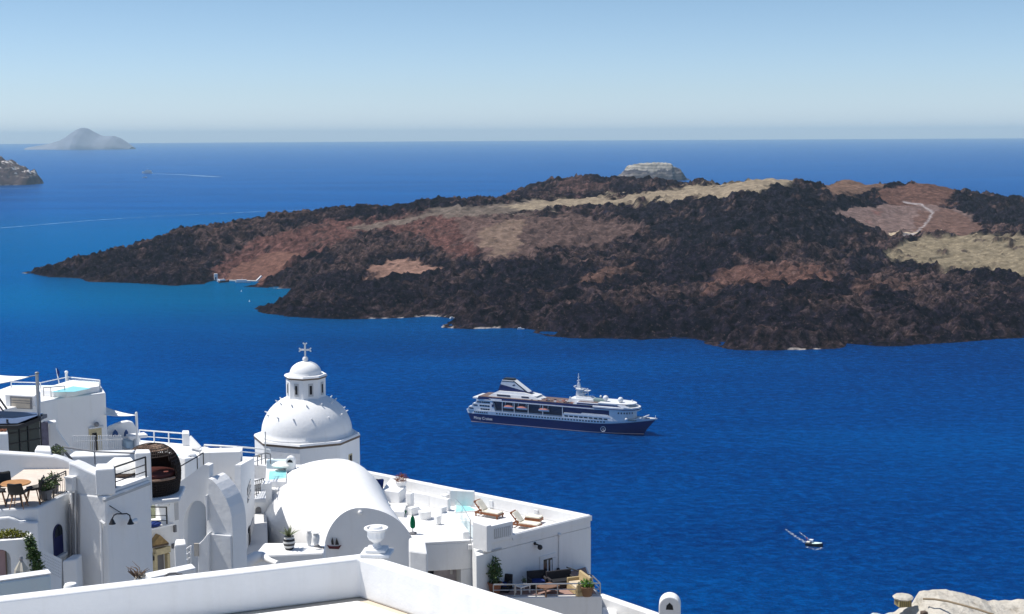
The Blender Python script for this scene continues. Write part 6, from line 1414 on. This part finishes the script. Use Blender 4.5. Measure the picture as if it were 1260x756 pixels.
# pool box and chimney wall (about 62 m away)
pq = [(208, 574), (226, 571), (229, 560), (212, 558)]
pp = thing('side_pool', 'turquoise pool behind the wicker pod', 'pool', PD(218, 566, 15.0)); m = MB(); m.prism(roofpts([(204, 579), (228, 588), (236, 558), (206, 556)], 15.0), H - 17.5, H - 15.0); m.build('surround', M['white'], pp, bevel=.04); m = MB(); m.prism(roofpts([(208, 577), (224, 582), (230, 560.5), (211, 559)], 14.99), H - 14.995, H - 14.985); m.build('water', M['pool_water'], pp)
fK = Facade(PY(226, 580, 60), PY(248, 580, 60.6)); m = MB(); ol = [fK.pt(x, y) for x, y in ((227.5, 564.5), (246.5, 562.5), (247.5, 600), (228, 600))]; m.extrude(ol, -fK.n * .8); o = m.build('chimney_wall', M['white'], bevel=.04); tag(o, 'grey white square wall block carrying a small arched chimney', 'wall')
arch_chimney('small arched chimney on the square block right of the wicker pod', PY(236, 566, 60.6), .42, .30, .35, 0, .8)
railing('stair_railing', [PY(222.5, 590, 57.6), PY(243, 578, 58.6), PY(250.5, 573, 59.0)], 0.55, 'thin black stair railing right of the wicker pod', M['black_metal'], posts=.9, rails=(), r=.02, rp=.022)

# ------------------------------------------------------------------ house with the big arch
fI = Facade(PY(221, 640, 57.5), PY(257, 640, 57.25)); AH = thing('arch_house', 'white house front with a tall open archway and a curved buttress', 'house', fI.pt(240, 715))
ar = [fI.pt(x, y) for x, y in ((225.8, 700), (225.8, 642), (227.5, 632), (231, 624), (236, 618.5), (242, 616.2), (247, 617), (251.5, 621), (254, 627), (254, 700))]
ol = [fI.pt(220, 594), fI.pt(234, 584.5), fI.pt(246, 575), fI.pt(251, 572), fI.pt(257.5, 573), fI.pt(257.5, 720)] + [fI.pt(254, 720)] + ar[::-1] + [fI.pt(225.8, 720), fI.pt(220, 720)]
m = MB(); m.extrude(ol, -fI.n * .42); m.build('wall', M['white'], AH)
m = MB(); fI.box(m, 222, 610, 252, 722, -2.4, 2.7); m.build('inner_wall', M['white_old_shade'], AH)
m = MB(); fI.box(m, 222.5, 609, 254, 614.5, -.43, 2.39); m.build('passage_roof', M['white_old_shade'], AH)
m = MB(); fI.box(m, 222, 615, 225.6, 722, -.43, 2.39); m.build('passage_wall', M['white_old_shade'], AH)
m = MB(); ol = [fI.pt(x, y, .5) for x, y in ((243.5, 670), (246, 668), (250, 664), (254.5, 658), (257.2, 656), (257.2, 722), (243.5, 722))]; m.extrude(ol, -fI.n * .45); m.build('stair_parapet', M['white'], AH, bevel=.03)
m = MB(); fI.box(m, 245.5, 664.5, 250.8, 680, .56, -.49); nb = m.build('notice_panel', simple('beige_panel', (0.50, 0.46, 0.40), 0.8), AH)
m = MB(); fI.box(m, 231, 663, 236, 700, -2.3, 2.45); m.build('side_door', M['dark'], AH)
fQ = Facade(PY(257, 640, 57.0), PY(288, 640, 56.6))
m = MB(); ol = [fQ.pt(x, y) for x, y in ((256.4, 589), (260.5, 590.5), (266, 596), (272, 604), (278, 614), (282.5, 625), (285, 637), (286.2, 655), (287.3, 722), (256.4, 722))]; m.extrude(ol, -fQ.n * 1.1); m.build('buttress', M['white'], AH)
m = MB(); fQ.box(m, 257.5, 657.5, 286.4, 722, .10, -.004); m.build('buttress_base', M['white_old_shade'], AH, bevel=.03)
m = MB(); fQ.box(m, 255.4, 609, 256.9, 640, .14, .0); m.build('drain_pipe', M['white_old_shade'], AH)
m = MB(); m.prism(roofpts([(214.5, 671), (229, 669.5), (228, 663), (216, 663.5)], 15.9), H - 19, H - 15.9); o = m.build('white_block', M['white'], bevel=.06); tag(o, 'white cube block with sunlit top in front of the archway', 'block')
hr2 = thing('handrail', 'short white handrail climbing inside the archway', 'handrail', PY(230, 695, 55.4)); 
for y in (672, 679, 686): m = MB(); m.tube([PY(229, y + 4, 55.6), PY(233, y + 1, 55.9), PY(235.5, y, 56)], .028, 6); m.build('rail', M['white_paint'], hr2)
for x in (229.5, 235): m = MB(); m.tube([PY(x, 672 + (235 - x) * .6, 55.8), PY(x, 702, 55.8)], .03, 6); m.build('post', M['white_paint'], hr2)
# porch with pediment and the balcony above
f5 = Facade(PY(178, 640, 60), PY(229, 640, 61.5)); BH = thing('porch_building', 'shaded white house front with an ochre pedimented porch and a small balcony', 'house', f5.pt(200, 715))
m = MB(); fo = [f5.pt(x, y) for x, y in ((178, 645.5), (207, 643), (208, 622), (214, 616), (222, 612), (229, 612), (229, 722), (178, 722))]; m.extrude(fo, -f5.n * 1.0); m.build('wall', M['white'], BH)
m = MB(); f5.box(m, 178, 612, 226, 645, -1.6, 2.2); m.build('balcony_back_wall', M['white'], BH)
m = MB(); f5.box(m, 205, 628, 209.5, 646, -1.2, 1.6); m.build('balcony_door', simple('olive_panel', (0.35, 0.38, 0.26), 0.7), BH)
m = MB(); f5.box(m, 214.8, 617, 219.5, 640, .02, .0); w_ = m.build('side_window', M['grey_wall'], BH)
m = MB(); f5.box(m, 178, 645, 207.5, 647, .5, .0); m.build('balcony_slab', M['white'], BH)
m = MB(); f5.box(m, 187.5, 615.5, 214, 618.5, .4, 1.0); m.build('balcony_roof', M['white_old_shade'], BH)
a, b = f5.pt(184, 646, .4), f5.pt(205, 639, .3)
railing('balcony_railing', [f5.pt(184, 645, .42), f5.pt(205.5, 645, .42)], 0.75, 'black railing of the small balcony above the ochre porch', M['black_metal'], posts=.7, rails=(.5, .2), r=.02, rp=.035)
m = MB(); m.lathe([(.25, 0), (.3, .12), (.1, .2)], f5.pt(190, 647, .3), 12); tag(m.build('cushion', M['navy_cloth'], smooth=True), 'navy cushion lying on the small balcony', 'cushion')
m = MB(); m.extrude([f5.pt(x, y, .35) for x, y in ((186.5, 673), (197, 658.5), (207.5, 668), (207.5, 670))], -f5.n * .34); m.build('pediment', M['ochre'], BH)
m = MB(); m.extrude([f5.pt(x, y, .40) for x, y in ((186.2, 675), (186.2, 673.2), (207.8, 668.5), (207.8, 670.5))], -f5.n * .39); m.build('pediment_beam', M['bark'], BH)
m = MB(); f5.box(m, 188.5, 673, 206, 680.5, .25, 0); m.build('lintel', M['ochre_pale'], BH)
for x in (187.5, 203): m = MB(); f5.box(m, x, 680, x + 3, 722, .24, -.02); m.build('porch_post', M['ochre_pale'], BH)
m = MB(); f5.box(m, 194, 680, 201.5, 722, .02, 0); m.build('porch_door', M['pot_grey'], BH)
m = MB(); f5.box(m, 184.7, 684, 187, 689, .2, 0); tag(m.build('wall_lamp', M['black_metal']), 'small black lamp left of the ochre porch', 'lamp'); m = MB(); f5.box(m, 211, 669, 214.2, 674.5, .1, 0); tag(m.build('sign_plate', M['pot_grey']), 'small grey plate on the wall right of the ochre porch', 'sign'); m = MB(); f5.box(m, 213, 646, 215.5, 654.5, .12, 0); tag(m.build('meter_box', M['pot_grey']), 'small grey box on the wall above and right of the porch', 'box')
# long white ledge and dry plant in front
m = MB(); m.prism(roofpts([(184, 711), (241.5, 698.5), (236, 693), (178, 705)], 10.6), H - 18, H - 10.6); o = m.build('ledge', M['white'], bevel=.04); tag(o, 'long white ledge just behind the near parapet, below the archway', 'ledge')
m = MB(); m.tube([PY(202, 709.5, 33), PY(208, 706.2, 33.0), PY(216, 705.6, 33.1), PY(224, 707.5, 33)], .03, 6); tag(m.build('cable', M['pot_grey'], smooth='all'), 'grey cable looped over the long white ledge', 'cable')
c = PY(171, 716, 32.4); dp_ = thing('dry_plant', 'bare twisted dry plant beside the long white ledge', 'plant', c); m = MB()
for k in range(26):
    a = rt_.random() * 6.28; L_ = .16 + .25 * rt_.random(); p0 = c + Vector((rt_.gauss(0, .03), rt_.gauss(0, .03), .1)); p1 = p0 + Vector((math.cos(a) * L_ * .5, math.sin(a) * L_ * .4, L_ * .5)); p2 = p1 + Vector((math.cos(a + .9) * L_ * .5, math.sin(a) * .1, L_ * .35 * rt_.random())); m.tube([p0, p1, p2], [.014, .01, .004], 5)
m.build('branches', M['dry_twig'], dp_); m = MB(); leaves(m, c + Vector((.02, 0, .14)), .15, .09, 110, .07, rt_); m.build('dry_leaves', simple('bleached_leaf', (0.45, 0.42, 0.36), 0.8, var=.5, scale=20), dp_)

# ------------------------------------------------------------------ cube house with niche, windowed house, alley
DK2 = 16.9
K0, K1 = PD(246, 560, DK2), PD(296, 558.5, DK2); fK2 = Facade(K0, K1)
CB = thing('cube_house', 'plain white cube house with a shaded niche above the curved buttress', 'house', fK2.pt(270, 640))
nich = [fK2.pt(x, y) for x, y in ((252, 587), (284.5, 588), (284.5, 614), (284.5, 620), (252, 620))]
m = MB(); ol = [fK2.pt(246, 559.5), fK2.pt(296, 558), fK2.pt(296, 722), fK2.pt(284.8, 722), fK2.pt(284.8, 587.5), fK2.pt(253, 586.5), fK2.pt(253, 722), fK2.pt(246, 722)]; m.extrude(ol, -fK2.n * 1.5); m.build('wall', M['white'], CB)
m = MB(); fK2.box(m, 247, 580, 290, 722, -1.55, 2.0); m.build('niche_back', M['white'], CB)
m = MB(); a = fK2.pt(246, 557, -.0); m.prism([xy(fK2.pt(246, 560)), xy(fK2.pt(296, 560)), xy(fK2.pt(296, 560) - fK2.n * .3), xy(fK2.pt(246, 560) - fK2.n * .3)], H - DK2 + .003, H - DK2 + .12); m.build('parapet', M['white'], CB, bevel=.04)
m = MB(); fK2.box(m, 285, 617, 296.2, 722, .35, .0); m.build('lower_pier', M['white'], CB, bevel=.04)
h0, h1 = PY(296, 640, 69.0), PY(313.5, 640, 77.0); fH = Facade(h0, h1)
WH = thing('windowed_house', 'narrow white house side with two small dark windows along the alley', 'house', fH.pt(305, 700))
m = MB(); ol = [fH.pt(296.3, 572.5), fH.pt(313, 563), fH.pt(313.5, 730), fH.pt(296.3, 730)]; m.extrude(ol, -fH.n * .3); m.build('wall', M['white'], WH)
for (x0, y0, x1, y1) in ((304, 595, 308.3, 604.5), (304.3, 607.5, 308.3, 614)): m = MB(); fH.box(m, x0, y0, x1, y1, .03, .05); m.build('window', M['glass_dark'], WH)
m = MB(); fH.box(m, 304.8, 646, 311.5, 673, .04, .05); w_ = m.build('shutter_door', M['grey_wall'], WH); m = MB(); fH.box(m, 305.2, 648, 306.8, 672, .07, -.03); m.build('dark_gap', M['dark'], w_)
# end of the alley: wall with the arched blue door
fX = Facade(PY(310, 640, 79), PY(330, 640, 79.3)); AX = thing('alley_wall', 'white wall closing the alley with an arched blue doorway', 'wall', fX.pt(320, 700))
m = MB(); fX.box(m, 308, 596, 336, 730, 0, 1.0); m.build('wall', M['white_old_shade'], AX)
ar = fX.arch(315.4, 624, 322.5, 705, 10, .04); m = MB(); m.extrude(ar, -fX.n * .05); dz = m.build('arched_door', M['pot_grey'], AX); m = MB(); fX.box(m, 315.8, 657, 321, 705, .07, -.05); m.build('door_leaf', M['blue_paint'], dz)
m = MB(); m.prism([xy(PY(284, 690, 58)), xy(PY(330, 690, 58)), xy(PY(330, 690, 80)), xy(PY(284, 690, 80))], H - 24, H - 21.3); tag(m.build('alley_floor', M['floor']), kind='structure')
ap_ = thing('climbing_plant', 'leafy green climber on the corner between the buttress and the windowed house', 'plant', PY(291, 655, 63)); m = MB()
for k in range(16): leaves(m, PY(288.5 + rt_.random() * 5.5, 621 + k * 1.7, 63.5), .17, .16, 26, .17, rt_)
m.build('foliage', M['leaf'], ap_); m = MB(); m.tube([PY(288, 652, 63.9), PY(290, 640, 63.8), PY(291, 622, 63.8)], .02, 6); m.build('stem', M['bark'], ap_)
c = PY(289, 694, 61.5); potted('alley_plant', 'small yellow green potted plant on the alley floor', c, .16, .2, M['terracotta'], M['leaf_yellow'], .22, .24, 120, .16, rt_)
m = MB(); m.tube([PY(293.5, 650, 65), PY(293.5, 700, 65)], .12, 8); tag(m.build('yellow_pipe', M['ochre_pale']), 'pale yellow pipe running down beside the climber', 'pipe')
# roof rails and balcony behind
railing('roof_railing', [PY(252, 557.5, 86), PY(292, 560, 84), PY(332, 563.5, 84.5)], 0.50, 'white roof railing in front of the sea left of the church', M['white_paint'], posts=1.4, rails=(.45,), r=.04, rp=.06)
m = MB(); a = PY(246, 566, 86.5); b = PY(330, 569, 85); m.prism([xy(a), xy(b), (b.x, 87.0), (a.x, 88.2)], H - 26, H - 19.9); tag(m.build('roof_block', M['white'], bevel=.05), 'flat white roof behind the cube house, edged by the white railing', 'roof')
for x, l_ in ((252, 'stubby white chimney at the left end of the white roof railing'), (291, 'stubby white chimney in the middle of the white roof railing')):
    m = MB(); p = PY(x, 556, 85.5); m.box(p + Vector((0, 0, -.05)), (.6, .5, .5)); m.box(p + Vector((0, 0, .22)), (.42, .4, .1)); tag(m.build('chimney', M['white'], bevel=.05), l_, 'chimney')
railing('alley_balcony_railing', [PY(313, 614, 77.5), PY(325, 610, 80)], 1.0, 'black balcony railing at the end of the alley', M['black_metal'], posts=.55, rails=(.75, .5, .25), r=.025, rp=.03)
m = MB(); m.prism([xy(PY(311, 612, 77.3)), xy(PY(327, 612, 77.3)), xy(PY(327, 612, 82)), xy(PY(311, 612, 82))], H - 20.2, H - 20.0); tag(m.build('balcony_slab', M['white_old_shade']), 'thin white balcony slab above the alley end', 'balcony')
railing('terrace_railing', [PY(312, 575, 79), PY(327, 570, 82), PY(333, 571, 82)], 0.6, 'dark terrace railing just left of the church pool', M['grey_metal'], posts=.9, rails=(.5,), r=.03, rp=.035)
# church pool terrace
DQ = 20.2
QT = thing('pool_terrace', 'white terrace with a little turquoise plunge pool below the church drum', 'terrace', PD(345, 590, DQ))
m = MB(); m.prism(roofpts([(326, 602), (372, 603), (372, 572), (328, 570)], DQ), H - 26, H - DQ); m.build('floor', M['white'], QT, bevel=.04)
m = MB(); m.prism(roofpts([(327, 599.5), (352, 600), (354, 583), (328, 580)], DQ), H - DQ + .003, H - DQ + .35); m.build('pool_rim', M['white'], QT, bevel=.04)
m = MB(); m.prism(roofpts([(330.5, 590.5), (352, 588.5), (352, 579), (331.5, 580)], DQ - .36), H - DQ + .353, H - DQ + .36); m.build('pool_water', M['pool_water'], QT)
m = MB(); a = PD(328, 578, DQ - .3); b = PD(356, 578, DQ - .3); m.prism([xy(a), xy(b), xy(b + Vector((0, .5, 0))), xy(a + Vector((0, .5, 0)))], H - DQ + .003, H - DQ + .85); m.build('pool_wall', M['blue_wall'], QT, bevel=.04)
m = MB(); m.lathe([(.5, 0), (.55, .1), (.3, .25), (.1, .3)], PD(345, 581, DQ - .3) + Vector((0, .2, .3)), 16); tag(m.build('cushion', M['canvas'], smooth=True), 'white cushion at the back of the plunge pool below the church', 'cushion')
arch_chimney('white arched chimney between the plunge pool and the vault', PD(358, 585.5, DQ), .55, 1.2, .5, 0, .62)
m = MB(); m.tube([PY(326.5, 572, 84), PY(326.5, 531.5, 84)], .04, 6); tag(m.build('antenna_pole', M['grey_wall']), 'thin grey pole standing left of the church drum', 'pole')
HAZE = 2.4e-5
# ------------------------------------------------------------------ haze: one closed box of thin pale air, the sky outside it
mb = MB(); mb.box((0, 0, 225), (124000, 124000, 470)); 
hz_m = bpy.data.materials.new('haze_air'); hz_m.use_nodes = True; hz_m.node_tree.nodes.clear()
ho = hz_m.node_tree.nodes.new('ShaderNodeOutputMaterial'); pv = hz_m.node_tree.nodes.new('ShaderNodeVolumePrincipled')
pv.inputs['Color'].default_value = (0.60, 0.84, 1.0, 1); pv.inputs['Density'].default_value = HAZE; pv.inputs['Anisotropy'].default_value = 0.0
hz_m.node_tree.links.new(pv.outputs[0], ho.inputs['Volume'])
hz = mb.build('haze', hz_m); tag(hz, kind='stuff'); hz.location = (0, 0, -7.5)
